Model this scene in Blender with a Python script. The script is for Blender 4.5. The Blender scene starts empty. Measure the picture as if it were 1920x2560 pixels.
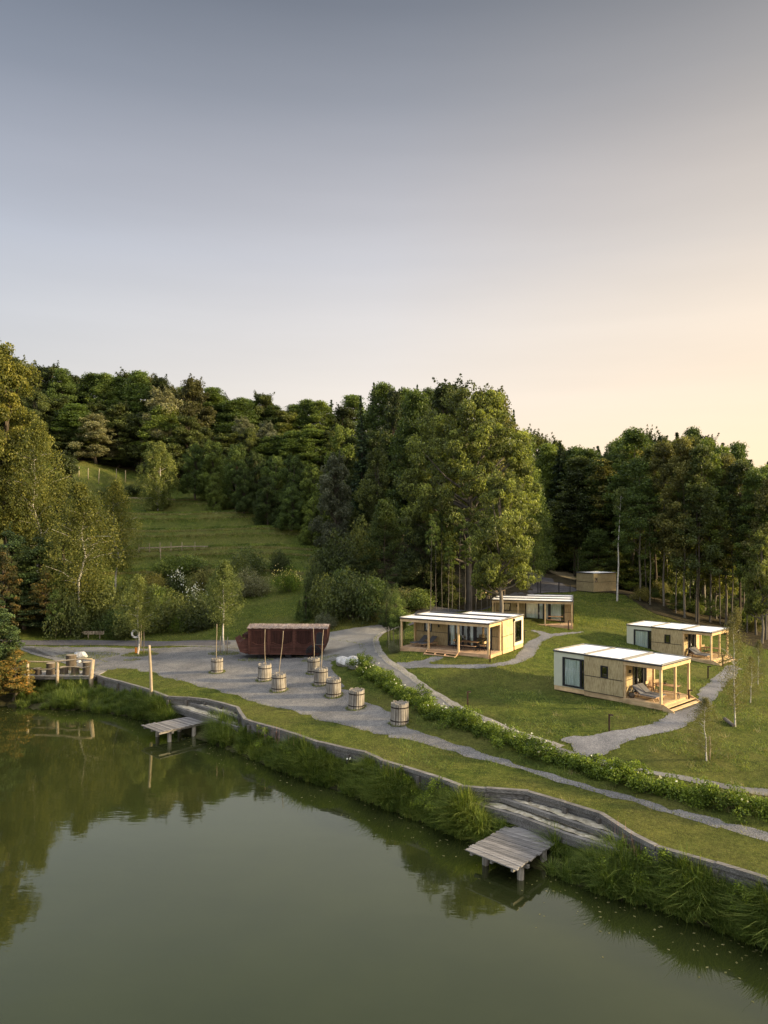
import bpy, bmesh, math, random
import numpy as np
from mathutils import Vector, Matrix
R = math.radians
scene = bpy.context.scene
COL = scene.collection
# ------------------------------------------------------------------ camera, sky, sun, exposure
F, CX, VH, H = 1774.0, 960.0, 1340.0, 15.0      # measured from the photograph: focal length, centre, horizon row, camera height
cd = bpy.data.cameras.new('camera'); cam = bpy.data.objects.new('camera', cd); COL.objects.link(cam)
cam.location = (0, 0, H); cam.rotation_euler = (R(90), 0, 0)
cd.sensor_fit = 'VERTICAL'; cd.sensor_height = 36; cd.lens = 36*F/2560; cd.shift_y = (VH-1280)/2560
cd.clip_start = 0.1; cd.clip_end = 3000
scene.camera = cam
scene.view_settings.view_transform = 'Standard'; scene.view_settings.look = 'None'
scene.view_settings.exposure = 1.1; scene.view_settings.gamma = 1
SUN_AZ, SUN_EL = 98.0, 15.0                      # azimuth clockwise from the view direction
world = bpy.data.worlds.new('World'); scene.world = world; world.use_nodes = True
wt = world.node_tree; wt.nodes.clear()
def wn(t, **k):
    n = wt.nodes.new(t)
    for a, b in k.items(): setattr(n, a, b)
    return n
wo = wn('ShaderNodeOutputWorld'); wb = wn('ShaderNodeBackground'); wb.inputs[1].default_value = 0.12
sky = wn('ShaderNodeTexSky', sky_type='NISHITA', sun_disc=False, sun_elevation=R(SUN_EL), sun_rotation=R(SUN_AZ),
         air_density=1.0, dust_density=2.0, ozone_density=1.0, altitude=300)
tcn = wn('ShaderNodeTexCoord'); sx = wn('ShaderNodeSeparateXYZ'); wt.links.new(tcn.outputs['Generated'], sx.inputs[0])
# dusk colour by direction: grey blue high up, zenith brightened as added fill light, pale above the woods, peach towards the low sun (world directions, not the view)
rampz = wn('ShaderNodeValToRGB'); cr = rampz.color_ramp
els = [(0.0,(.80,.64,.46)),(0.10,(.78,.655,.52)),(0.19,(.725,.645,.57)),(0.274,(.64,.595,.565)),(0.36,(.51,.495,.51)),(0.43,(.42,.41,.43)),(0.52,(.262,.268,.295)),(0.60,(.158,.167,.192)),(0.64,(.15,.158,.19)),(0.78,(1.35,1.33,1.33)),(1.0,(1.6,1.58,1.58))]
while len(cr.elements) < len(els): cr.elements.new(0.5)
for e, (p, c) in zip(cr.elements, els): e.position = p; e.color = (*c, 1)
wt.links.new(sx.outputs['Z'], rampz.inputs[0])
# towards the sun
dotn = wn('ShaderNodeVectorMath', operation='DOT_PRODUCT'); wt.links.new(tcn.outputs['Generated'], dotn.inputs[0])
dotn.inputs[1].default_value = (0.95, 0.30, 0.05)
warm = wn('ShaderNodeValToRGB'); cw = warm.color_ramp
we = [(0.0,(.66,.76,.90)),(0.157,(.76,.805,.865)),(0.5,(1.0,.995,.985)),(0.79,(1.18,1.05,.86)),(1.0,(1.5,1.13,.70))]
while len(cw.elements) < len(we): cw.elements.new(0.5)
for e, (p, c) in zip(cw.elements, we): e.position = p; e.color = (*c, 1)
mr = wn('ShaderNodeMapRange'); mr.inputs[1].default_value = -0.4; mr.inputs[2].default_value = 1.0
wt.links.new(dotn.outputs['Value'], mr.inputs[0]); wt.links.new(mr.outputs[0], warm.inputs[0])
mul = wn('ShaderNodeMix', data_type='RGBA', blend_type='MULTIPLY'); mul.inputs[0].default_value = 1
wt.links.new(rampz.outputs[0], mul.inputs[6]); wt.links.new(warm.outputs[0], mul.inputs[7])
bk_ = wn('ShaderNodeMapRange', interpolation_type='SMOOTHSTEP'); bk_.inputs[1].default_value = .25; bk_.inputs[2].default_value = -.45; bk_.inputs[3].default_value = 1.0; bk_.inputs[4].default_value = 1.85  # added fill: sky behind the camera brightened to light surfaces facing it
wt.links.new(sx.outputs['Y'], bk_.inputs[0])
cl1 = wn('ShaderNodeMapping'); cl1.inputs['Scale'].default_value = (1.2, 1.2, 9); wt.links.new(tcn.outputs['Generated'], cl1.inputs[0])
cl2 = wn('ShaderNodeTexNoise'); cl2.inputs['Scale'].default_value = 1.6; cl2.inputs['Detail'].default_value = 4; cl2.inputs['Roughness'].default_value = .5; wt.links.new(cl1.outputs[0], cl2.inputs[0])
cl3 = wn('ShaderNodeMapRange'); cl3.inputs[1].default_value = .3; cl3.inputs[2].default_value = .7; cl3.inputs[3].default_value = .965; cl3.inputs[4].default_value = 1.035; wt.links.new(cl2.outputs['Fac'], cl3.inputs[0])
bm_ = wn('ShaderNodeMath', operation='MULTIPLY'); wt.links.new(bk_.outputs[0], bm_.inputs[0]); wt.links.new(cl3.outputs[0], bm_.inputs[1])
bm2 = wn('ShaderNodeMath', operation='MULTIPLY'); wt.links.new(bm_.outputs[0], bm2.inputs[0]); bm2.inputs[1].default_value = 5.2
scl = wn('ShaderNodeVectorMath', operation='SCALE'); scl.inputs['Scale'].default_value = 5.2
wt.links.new(mul.outputs[2], scl.inputs[0]); wt.links.new(bm2.outputs[0], scl.inputs['Scale'])
mixs = wn('ShaderNodeMix', data_type='RGBA'); mixs.inputs[0].default_value = 0.88
wt.links.new(sky.outputs[0], mixs.inputs[6]); wt.links.new(scl.outputs[0], mixs.inputs[7])
wt.links.new(mixs.outputs[2], wb.inputs[0]); wt.links.new(wb.outputs[0], wo.inputs[0])
sl = bpy.data.lights.new('sun', 'SUN'); sl.energy = 5.0; sl.angle = R(3.5); sl.color = (1.0, 0.78, 0.46)
so = bpy.data.objects.new('sun', sl); COL.objects.link(so)
sdir = Vector((math.sin(R(SUN_AZ))*math.cos(R(SUN_EL)), math.cos(R(SUN_AZ))*math.cos(R(SUN_EL)), math.sin(R(SUN_EL))))
so.rotation_euler = sdir.to_track_quat('Z', 'Y').to_euler(); so.location = (40, 0, 40)
# ------------------------------------------------------------------ helpers
def P(u, v, z):
    Z = (H-z)*F/(v-VH); return Vector(((u-CX)/F*Z, Z, z))
def PZ(u, v, Z): return Vector(((u-CX)/F*Z, Z, H-(v-VH)/F*Z))
class MB:
    def __init__(s): s.v = []; s.f = []; s.sm = []
    def add(s, vs, fs, smooth=False):
        b = len(s.v); s.v += [tuple(x) for x in vs]; s.f += [tuple(i+b for i in f) for f in fs]; s.sm += [smooth]*len(fs)
    def box(s, x0, x1, y0, y1, z0, z1):
        s.add([(x0,y0,z0),(x1,y0,z0),(x1,y1,z0),(x0,y1,z0),(x0,y0,z1),(x1,y0,z1),(x1,y1,z1),(x0,y1,z1)],
              [(0,3,2,1),(4,5,6,7),(0,1,5,4),(1,2,6,5),(2,3,7,6),(3,0,4,7)]); return s
    def beam(s, a, b, w, h, roll=0):
        a = Vector(a); b = Vector(b); d = (b-a).normalized()
        up = Vector((0,0,1)) if abs(d.z) < .95 else Vector((0,1,0))
        x = d.cross(up).normalized(); y = x.cross(d)
        if roll: m = Matrix.Rotation(roll, 3, d); x = m@x; y = m@y
        q = [(-w/2,-h/2),(w/2,-h/2),(w/2,h/2),(-w/2,h/2)]
        s.add([a+x*i+y*j for i,j in q]+[b+x*i+y*j for i,j in q], [(0,1,2,3),(7,6,5,4),(0,4,5,1),(1,5,6,2),(2,6,7,3),(3,7,4,0)]); return s
    def tube(s, pts, rad, n=8, cap=True):
        pts = [Vector(p) for p in pts]; vs = []; m = len(pts)
        if not hasattr(rad, '__len__'): rad = [rad]*m
        for i, p in enumerate(pts):
            d = (pts[min(i+1,m-1)]-pts[max(i-1,0)]).normalized()
            up = Vector((0,0,1)) if abs(d.z) < .9 else Vector((0,1,0))
            x = d.cross(up).normalized(); y = x.cross(d)
            for k in range(n):
                a = 2*math.pi*k/n; vs.append(p+(x*math.cos(a)+y*math.sin(a))*rad[i])
        fs = [(i*n+k, i*n+(k+1)%n, (i+1)*n+(k+1)%n, (i+1)*n+k) for i in range(m-1) for k in range(n)]
        s.add(vs, fs, True)
        if cap: 
            b = len(s.v)-len(vs); s.f += [tuple(b+k for k in range(n-1,-1,-1)), tuple(b+(m-1)*n+k for k in range(n))]; s.sm += [False, False]
        return s
    def disc(s, c, r, n=20, jit=0, rng=None):
        vs = [(c[0]+math.cos(2*math.pi*k/n)*r, c[1]+math.sin(2*math.pi*k/n)*r, c[2]+(rng.uniform(-jit,jit) if rng else 0)) for k in range(n)]
        s.add(vs, [tuple(range(n))]); return s
    def prism(s, poly, y0, y1):      # polygon in xz, extruded in y
        n = len(poly); s.add([(x,y0,z) for x,z in poly]+[(x,y1,z) for x,z in poly],
            [tuple(range(n)), tuple(range(2*n-1,n-1,-1))]+[((k+1)%n, k, n+k, n+(k+1)%n) for k in range(n)]); return s
    def wall_x(s, x0, x1, z0, z1, y0, y1, ops=()):   # wall along x with openings (xa,xb,za,zb)
        xs = x0
        for (a, b, c, d) in sorted(ops):
            if a > xs: s.box(xs, a, y0, y1, z0, z1)
            if c > z0: s.box(a, b, y0, y1, z0, c)
            if d < z1: s.box(a, b, y0, y1, d, z1)
            xs = b
        if xs < x1: s.box(xs, x1, y0, y1, z0, z1)
        return s
    def wall_y(s, y0, y1, z0, z1, x0, x1, ops=()):
        ys = y0
        for (a, b, c, d) in sorted(ops):
            if a > ys: s.box(x0, x1, ys, a, z0, z1)
            if c > z0: s.box(x0, x1, a, b, z0, c)
            if d < z1: s.box(x0, x1, a, b, d, z1)
            ys = b
        if ys < y1: s.box(x0, x1, ys, y1, z0, z1)
        return s
    def build(s, name, mat, parent=None, loc=None):
        me = bpy.data.meshes.new(name); me.from_pydata(s.v, [], s.f)
        me.polygons.foreach_set('use_smooth', s.sm); me.materials.append(mat)
        o = bpy.data.objects.new(name, me); COL.objects.link(o)
        if parent: o.parent = parent
        if loc is not None: o.location = loc
        return o
def npmesh(name, V, Fq, mat, parent=None, attrs=None, smooth=False):
    V = np.asarray(V, np.float32); Fq = np.asarray(Fq, np.int32); k = Fq.shape[1]; n = len(Fq)
    me = bpy.data.meshes.new(name); me.vertices.add(len(V)); me.vertices.foreach_set('co', V.ravel())
    me.loops.add(n*k); me.loops.foreach_set('vertex_index', Fq.ravel())
    me.polygons.add(n); me.polygons.foreach_set('loop_start', np.arange(0, n*k, k, dtype=np.int32))
    me.polygons.foreach_set('use_smooth', np.full(n, smooth))
    for a, val in (attrs or {}).items():
        at = me.attributes.new(a, 'FLOAT', 'FACE'); at.data.foreach_set('value', np.asarray(val, np.float32))
    me.update(calc_edges=True); me.materials.append(mat)
    o = bpy.data.objects.new(name, me); COL.objects.link(o)
    if parent: o.parent = parent
    return o
def empty(name, loc=(0,0,0), rz=0, label=None, cat=None, group=None, kind=None):
    o = bpy.data.objects.new(name, None); COL.objects.link(o); o.location = loc; o.rotation_euler = (0,0,rz)
    return tag(o, label, cat, group, kind)
def tag(o, label=None, cat=None, group=None, kind=None):
    for k, v in (('label',label),('category',cat),('group',group),('kind',kind)):
        if v: o[k] = v
    return o
def copy_tree(o, parent=None):
    c = o.copy(); COL.objects.link(c)
    if parent: c.parent = parent
    for ch in KIDS.get(o.name, []) or [x for x in o.children]: copy_tree(ch, c)
    return c
KIDS = {}
# ------------------------------------------------------------------ materials
def newmat(name):
    m = bpy.data.materials.new(name); m.use_nodes = True; t = m.node_tree; t.nodes.clear()
    o = t.nodes.new('ShaderNodeOutputMaterial'); return m, t, o
class NT:
    def __init__(s, t): s.t = t
    def n(s, ty, ins=None, **k):
        n = s.t.nodes.new(ty)
        for a, b in k.items(): setattr(n, a, b)
        for a, b in (ins or {}).items():
            if hasattr(b, 'is_linked') or isinstance(b, bpy.types.NodeSocket): s.t.links.new(b, n.inputs[a])
            else: n.inputs[a].default_value = b
        return n
    def ramp(s, fac, els):
        n = s.t.nodes.new('ShaderNodeValToRGB'); c = n.color_ramp
        while len(c.elements) < len(els): c.elements.new(.5)
        for e, (p, col) in zip(c.elements, els): e.position = p; e.color = (*col, 1) if len(col) == 3 else col
        s.t.links.new(fac, n.inputs[0]); return n.outputs[0]
    def noise(s, vec, scale, detail=4, rough=.6, **k):
        return s.n('ShaderNodeTexNoise', {'Vector': vec, 'Scale': scale, 'Detail': detail, 'Roughness': rough}, **k).outputs['Fac']
    def mix(s, fac, a, b, blend='MIX'):
        n = s.t.nodes.new('ShaderNodeMix'); n.data_type = 'RGBA'; n.blend_type = blend
        for i, x in ((0, fac), (6, a), (7, b)):
            if isinstance(x, bpy.types.NodeSocket): s.t.links.new(x, n.inputs[i])
            else: n.inputs[i].default_value = (*x, 1) if isinstance(x, tuple) and len(x) == 3 else x
        return n.outputs[2]
def pos(t): return t.n('ShaderNodeNewGeometry').outputs['Position']
def oc(t): return t.n('ShaderNodeTexCoord').outputs['Object']
def mapv(t, vec, sc): return t.n('ShaderNodeMapping', {'Vector': vec, 'Scale': sc}).outputs[0]
def finish(t, o, col, rough=.8, bump=None, bs=.3, bd=.02, metal=0, spec=.3):
    b = t.n('ShaderNodeBsdfPrincipled', {'Base Color': col if isinstance(col, bpy.types.NodeSocket) else (*col, 1), 'Roughness': rough, 'Metallic': metal, 'Specular IOR Level': spec})
    if bump is not None:
        bn = t.n('ShaderNodeBump', {'Height': bump, 'Strength': bs, 'Distance': bd}); t.t.links.new(bn.outputs[0], b.inputs['Normal'])
    t.t.links.new(b.outputs[0], o.inputs[0]); return b
M = {}
def simple(name, col, rough=.6, metal=0, var=.15, scale=6):
    m, tr, o = newmat(name); t = NT(tr)
    nz = t.noise(oc(t), scale)
    c = t.ramp(nz, [(.3, tuple(x*(1-var) for x in col)), (.7, tuple(min(1,x*(1+var)) for x in col))])
    finish(t, o, c, rough, nz, .1, .01, metal); M[name] = m; return m
def grassmat(name, a, b, c, dry, amt=.25, fine=28):
    m, tr, o = newmat(name); t = NT(tr); p = pos(t)
    n1 = t.noise(p, .12, 5); n2 = t.noise(p, 1.3, 6, .7); n3 = t.noise(p, fine, 3, .7)
    col = t.ramp(n2, [(.3, a), (.52, b), (.72, c)])
    col = t.mix(t.ramp(n1, [(.42,(0,0,0)),(.62,(amt,amt,amt))]), col, dry)
    n4 = t.noise(p, 5.5, 5, .75); col = t.mix(1.0, col, t.ramp(n4, [(.35,(.62,.64,.60)),(.65,(1.35,1.32,1.3))]), 'MULTIPLY')
    col = t.mix(1.0, col, t.ramp(n3, [(.3,(.55,.55,.55)),(.7,(1.35,1.35,1.35))]), 'MULTIPLY')
    h = t.n('ShaderNodeMath', {0: n3, 1: n2}, operation='ADD').outputs[0]
    finish(t, o, col, .95, h, .9, .12, spec=.1); M[name] = m
grassmat('ground_grass', (.030,.046,.008), (.066,.088,.014), (.122,.134,.027), (.145,.128,.040), .5)
def gravelmat(name, a, b, c, sc=22, warm=None):
    m, tr, o = newmat(name); t = NT(tr); p = pos(t)
    v = t.n('ShaderNodeTexVoronoi', {'Vector': p, 'Scale': sc}); n1 = t.noise(p, .35, 6, .6); n2 = t.noise(p, 60, 2)
    col = t.ramp(v.outputs['Color'], [(.1, a), (.5, b), (.9, c)])
    n3 = t.noise(p, 2.2, 5, .7)
    col = t.mix(1.0, col, t.ramp(n1, [(.3,(.66,.66,.67)),(.7,(1.25,1.22,1.17))]), 'MULTIPLY')
    col = t.mix(1.0, col, t.ramp(n3, [(.3,(.85,.85,.86)),(.7,(1.12,1.12,1.12))]), 'MULTIPLY')
    if warm: col = t.mix(t.ramp(n3, [(.55,(0,0,0)),(.75,(.5,.5,.5))]), col, warm)
    finish(t, o, col, .9, v.outputs['Distance'], .6, .03, spec=.2); M[name] = m
gravelmat('yard_gravel', (.075,.073,.074), (.132,.129,.126), (.235,.228,.215), 26, (.20,.17,.12))
gravelmat('path_gravel', (.09,.09,.097), (.145,.145,.152), (.23,.228,.232), 26)
gravelmat('edge_gravel', (.17,.155,.13), (.24,.22,.19), (.34,.31,.27), 22)
gravelmat('mulch', (.22,.16,.08), (.32,.25,.14), (.42,.34,.2), 12)
gravelmat('sand', (.24,.21,.15), (.36,.32,.24), (.48,.44,.35), 5, (.10,.12,.04))
gravelmat('asphalt', (.135,.13,.122), (.165,.16,.15), (.20,.195,.183), 40)
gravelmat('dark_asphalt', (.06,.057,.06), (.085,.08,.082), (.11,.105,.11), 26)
def barksoil(name, a, b, c):
    m, tr, o = newmat(name); t = NT(tr); p = pos(t)
    n = t.noise(p, 1.2, 8, .75); finish(t, o, t.ramp(n, [(.3,a),(.5,b),(.72,c)]), .95, n, .8, .15, spec=.1); M[name] = m
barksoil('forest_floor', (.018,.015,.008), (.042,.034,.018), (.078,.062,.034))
barksoil('bank_soil', (.02,.02,.009), (.045,.042,.018), (.08,.075,.03))
def woodmat(name, dark, mid, light, axis=2, rough=.85, fine=40, crack=True):
    m, tr, o = newmat(name); t = NT(tr); sc = [fine, fine, fine]; sc[axis] = fine*.04
    p = oc(t); g = t.noise(mapv(t, p, tuple(sc)), 1, 5, .65); big = t.noise(p, 1.7, 4); 
    rnd = t.n('ShaderNodeObjectInfo').outputs['Random']
    col = t.ramp(g, [(.28, dark), (.5, mid), (.75, light)])
    col = t.mix(1.0, col, t.ramp(big, [(.3,(.75,.74,.72)),(.7,(1.2,1.2,1.18))]), 'MULTIPLY')
    col = t.mix(1.0, col, t.ramp(rnd, [(0,(.82,.82,.82)),(1,(1.15,1.13,1.1))]), 'MULTIPLY')
    finish(t, o, col, rough, g, .5, .02, spec=.2); M[name] = m
woodmat('grey_wood_x', (.045,.040,.035), (.135,.128,.120), (.27,.26,.25), 0, fine=24)
woodmat('grey_wood_y', (.07,.062,.055), (.20,.19,.18), (.36,.345,.33), 1, fine=24)
woodmat('grey_wood_z', (.06,.052,.045), (.26,.235,.20), (.50,.47,.42), 2, fine=18)
woodmat('post_wood', (.035,.03,.026), (.105,.095,.085), (.21,.195,.18), 2, fine=20)
woodmat('fresh_wood', (.40,.27,.13), (.56,.40,.22), (.68,.52,.32), 2, fine=14)
woodmat('fresh_wood_x', (.38,.25,.12), (.54,.38,.21), (.66,.50,.30), 0, fine=14)
woodmat('deck_wood', (.36,.22,.13), (.50,.34,.21), (.60,.44,.29), 1, fine=16)
woodmat('red_wood', (.032,.014,.010), (.075,.032,.024), (.125,.056,.044), 0, fine=14)
woodmat('red_plank', (.012,.006,.005), (.034,.013,.010), (.06,.022,.017), 2, fine=18)
woodmat('shingle', (.09,.065,.055), (.20,.155,.135), (.36,.30,.27), 1, fine=9)
woodmat('stick_wood', (.17,.13,.085), (.32,.26,.185), (.46,.39,.29), 2, fine=14)
woodmat('bark', (.035,.028,.02), (.085,.068,.05), (.15,.125,.10), 2, fine=5)
woodmat('pale_bark', (.085,.074,.06), (.15,.132,.11), (.24,.215,.185), 2, fine=5)
woodmat('teak', (.20,.12,.065), (.34,.22,.13), (.45,.31,.2), 0, fine=20)
def birchmat():
    m, tr, o = newmat('birch_bark'); t = NT(tr); p = mapv(t, oc(t), (2,2,9))
    n = t.noise(p, 1.5, 4, .7); finish(t, o, t.ramp(n, [(.36,(.05,.04,.035)),(.44,(.42,.39,.34)),(.7,(.62,.59,.53))]), .7, n, .2); M['birch_bark'] = m
birchmat()
def strawmat():
    m, tr, o = newmat('straw_cladding'); t = NT(tr); p = oc(t)
    g = t.noise(mapv(t, p, (34,34,2.2)), 1, 4, .7); b = t.noise(p, .9, 3)
    col = t.ramp(g, [(.28,(.13,.09,.04)),(.45,(.36,.28,.15)),(.75,(.58,.48,.29))])
    col = t.mix(1.0, col, t.ramp(b, [(.3,(.86,.85,.84)),(.7,(1.1,1.1,1.08))]), 'MULTIPLY')
    finish(t, o, col, .9, g, .8, .04, spec=.1); M['straw_cladding'] = m
strawmat()
simple('sage_panel', (.50,.50,.38), .6, var=.05, scale=2)
simple('cream_panel', (.62,.56,.42), .6, var=.05, scale=2)
simple('dark_metal', (.022,.022,.026), .45, .3)
simple('grey_metal', (.22,.215,.21), .5, .4)
simple('rust_metal', (.05,.028,.018), .7, .3, .3)
simple('hoop_metal', (.030,.024,.022), .6, .5)
simple('fabric_grey', (.12,.12,.125), .9)
simple('white_paint', (.78,.77,.74), .5, var=.06)
simple('orange_paint', (.65,.22,.03), .5)
simple('letter_dark', (.03,.018,.012), .8)
simple('interior', (.16,.13,.10), .9)
def roofmat():
    m, tr, o = newmat('roof_gravel'); t = NT(tr); p = oc(t)
    v = t.noise(p, 9, 3, .8); n = t.noise(p, 1.1, 4)
    col = t.ramp(v, [(.30,(.36,.34,.31)),(.42,(.74,.73,.71)),(1,(.86,.85,.83))])
    col = t.mix(t.ramp(n, [(.58,(0,0,0)),(.75,(.25,.25,.25))]), col, (.5,.48,.44))
    finish(t, o, col, .9, v, .5, .03); M['roof_gravel'] = m
roofmat()
def rockmat():
    m, tr, o = newmat('pale_rock'); t = NT(tr); p = oc(t)
    n = t.noise(p, 2.2, 8, .7); finish(t, o, t.ramp(n, [(.3,(.20,.19,.17)),(.5,(.46,.45,.43)),(.75,(.66,.65,.62))]), .85, n, .9, .12); M['pale_rock'] = m
rockmat()
def curtainmat():
    m, tr, o = newmat('curtain'); t = NT(tr); p = oc(t)
    w = t.n('ShaderNodeTexNoise', {'Vector': mapv(t, p, (9,9,.3)), 'Scale': 1.5, 'Detail': 2}).outputs['Fac']
    col = t.ramp(w, [(.35,(.55,.62,.60)),(.6,(.80,.86,.84))]); finish(t, o, col, .9, w, 1.0, .08); M['curtain'] = m
curtainmat()
def glassmat():
    m, tr, o = newmat('window_glass'); t = NT(tr)
    fr = t.n('ShaderNodeFresnel', {'IOR': 1.4}).outputs[0]
    fa = t.n('ShaderNodeMath', {0: fr, 1: .05}, operation='ADD', use_clamp=True).outputs[0]
    tp = t.n('ShaderNodeBsdfTransparent', {'Color': (.97,.99,.985,1)}); g = t.n('ShaderNodeBsdfGlossy', {'Roughness': .02, 'Color': (1,1,1,1)})
    mx = t.n('ShaderNodeMixShader', {0: fa, 1: tp.outputs[0], 2: g.outputs[0]}); tr.links.new(mx.outputs[0], o.inputs[0]); M['window_glass'] = m
glassmat()
def watermat():
    m, tr, o = newmat('pond_water'); t = NT(tr); p = pos(t)
    n1 = t.noise(mapv(t, p, (.55,1.5,1)), 1.6, 3, .55); n2 = t.noise(mapv(t, p, (1,2.2,1)), .35, 2); 
    msk = t.ramp(t.noise(p, .09, 3), [(.42,(.15,.15,.15)),(.62,(1,1,1))])
    h = t.n('ShaderNodeMath', {0: n1, 1: msk}, operation='MULTIPLY').outputs[0]
    h = t.n('ShaderNodeMath', {0: h, 1: n2}, operation='ADD').outputs[0]
    murk = t.ramp(t.noise(p, .16, 4), [(.3,(.019,.0235,.0065)),(.7,(.026,.031,.009))])
    b = finish(t, o, murk, .03, h, .03, .1, spec=.5); b.inputs['IOR'].default_value = 2.2; b.inputs['Specular Tint'].default_value = (.96, 1, .72, 1); M['pond_water'] = m
watermat()
def leafmat(name, a, b, c, trans=.35, rndv=.45, tr_col=None):
    m, tr, o = newmat(name); t = NT(tr)
    at = t.n('ShaderNodeAttribute', attribute_name='tint').outputs['Fac']
    rnd = t.n('ShaderNodeObjectInfo').outputs['Random']
    col = t.ramp(at, [(.0, a), (.5, b), (1, c)])
    rr = t.ramp(rnd, [(0,(1-rndv,1-rndv,1-rndv*.9)),(.5,(1,1,1)),(1,(1+rndv*1.3,1+rndv*.85,1+rndv*.3))])
    col = t.mix(1.0, col, rr, 'MULTIPLY')
    d = t.n('ShaderNodeBsdfPrincipled', {'Base Color': col, 'Roughness': .55, 'Specular IOR Level': .25})
    tc = t.mix(1.0, col, (1.25,1.25,.55), 'MULTIPLY')
    tl = t.n('ShaderNodeBsdfTranslucent', {'Color': tc})
    mx = t.n('ShaderNodeMixShader', {0: trans, 1: d.outputs[0], 2: tl.outputs[0]}); tr.links.new(mx.outputs[0], o.inputs[0]); M[name] = m
leafmat('leaf_dark', (0.020,0.028,0.011), (0.061,0.080,0.026), (0.144,0.179,0.053))
leafmat('leaf_green', (0.028,0.043,0.012), (0.084,0.125,0.032), (0.201,0.271,0.066))
leafmat('leaf_olive', (0.036,0.039,0.014), (0.115,0.118,0.037), (0.284,0.275,0.087))
leafmat('leaf_oak', (0.029,0.035,0.013), (0.102,0.124,0.034), (0.336,0.375,0.079))
leafmat('leaf_grey', (0.046,0.054,0.030), (0.122,0.137,0.080), (0.267,0.280,0.179))
leafmat('leaf_gold', (.034,.044,.010), (.105,.120,.026), (.30,.28,.06), .4, .2)
leafmat('leaf_birch', (0.036,0.056,0.014), (0.113,0.143,0.041), (0.250,0.280,0.085), .4, .2)
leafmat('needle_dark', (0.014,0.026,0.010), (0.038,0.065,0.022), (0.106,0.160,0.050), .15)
leafmat('needle_rust', (0.027,0.036,0.011), (0.081,0.088,0.024), (0.280,0.158,0.035), .2)
leafmat('reed_leaf', (0.019,0.035,0.008), (0.095,0.144,0.026), (0.290,0.329,0.077), .4, .1)
leafmat('lawn_blade', (0.055,0.075,0.011), (0.120,0.152,0.021), (0.267,0.262,0.054), .35, .05)
leafmat('dry_blade', (0.140,0.130,0.045), (0.220,0.200,0.080), (0.320,0.280,0.130), .3, .1)
leafmat('hedge_leaf', (0.027,0.047,0.006), (0.096,0.146,0.017), (0.290,0.370,0.048), .35, .2)
leafmat('leaf_twig', (.05,.042,.018), (.115,.115,.042), (.20,.20,.085), .35, .15)
leafmat('white_flower', (.60,.60,.52), (.72,.72,.62), (.8,.8,.72), .3, .05)
leafmat('pink_flower', (.30,.14,.12), (.42,.22,.17), (.5,.3,.25), .3, .05)
leafmat('yellow_flower', (.50,.45,.10), (.6,.5,.15), (.7,.6,.3), .3, .05)
# ------------------------------------------------------------------ terrain
WALLPX = [(235,1687),(262,1696),(299,1705),(334,1715),(365,1724),(386,1731),(422,1744),(469,1746),(517,1751),(558,1761),(596,1772),(606,1789),(615,1802),(627,1806),
 (694,1824),(734,1836),(799,1859),(875,1877),(917,1886),(950,1900),(960,1906),(1051,1934),(1100,1949),(1153,1969),(1216,1975),(1322,1983.5),(1416,2011),(1505,2038),(1584,2090),(1644,2121),
 (1792,2164),(1920,2203),(2100,2268),(2300,2340),(2700,2480),(3200,2650)]
ZT = 1.95
_wu = np.array([-2400,-600,40,60,234]+[p[0] for p in WALLPX], float)
_wz = np.array([60,66,68.6,68.6,68.6]+[(H-ZT)*F/(p[1]-VH) for p in WALLPX], float)
def wallZ(u): return np.interp(u, _wu, _wz)
SHORE = [(-2400,1800),(0,1768),(80,1772),(200,1776),(300,1788),(380,1806),(440,1826),(500,1848),(600,1885),(684,1922),(781,1956),(836,1974),(904,1998),(959,2020),(1064,2060),
 (1161,2098),(1260,2140),(1362,2180),(1510,2238),(1668,2282),(1743,2308),(1916,2370),(2300,2520),(3200,2850)]
_su = np.array([p[0] for p in SHORE], float); _sz = np.array([H*F/(p[1]-VH) for p in SHORE])
def shoreZ(u): return np.minimum(np.interp(u, _su, _sz), wallZ(u)-.6)
CT = []
def ct(u, v, z): p = P(u, v, z); CT.append((p.x, p.y, p.z))
def cZ(u, v, Z): p = PZ(u, v, Z); CT.append((p.x, p.y, p.z))
for u, v in WALLPX[::2]+[WALLPX[-1]]: ct(u, v, 1.92)
for u, z in ((60,1.95),(150,1.95),(-300,2.0),(-900,2.2)): Zw = float(wallZ(u)); CT.append(((u-CX)/F*Zw, Zw, z))
for a in ((1300,1914,2.05),(1600,2008,2.0),(1920,2090,2.0),(1000,1816,2.2),(870,1740,2.5),(787,1687,2.9),(800,1644,3.1),(600,1644,2.8),(500,1684,2.5),(690,1731,2.35),
          (400,1610,2.9),(100,1605,2.9),(200,1645,2.3),(1140,1770,2.8),(1275,1828,2.5),(1059,1716,3.2),(1013,1679,3.6),(967,1652,3.95),(940,1600,4.2),(1440,1870,2.4),
          (1700,1940,2.3),(1920,1980,2.2),(1001,1628,4.3),(1223,1652,4.3),(1294,1616,4.3),(1223,1668,4.1),(1383,1727,3.0),(1652,1777,3.0),(1470,1745,3.0),(1200,1765,2.95),(1340,1785,2.8),
          (1585,1835,2.7),(1725,1780,2.85),(1812,1690,2.55),(1781,1662,2.5),(1412,1581,4.55),(1454,1580,4.45),(1340,1590,4.5),(1900,1750,2.6),(1900,1850,2.6),(1765,1900,2.5),(1600,1900,2.35),(1200,1704,3.2),(1300,1700,3.3),(1115,1702,3.35)): ct(*a)
p_ = P(1294,1616,4.3)
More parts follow.
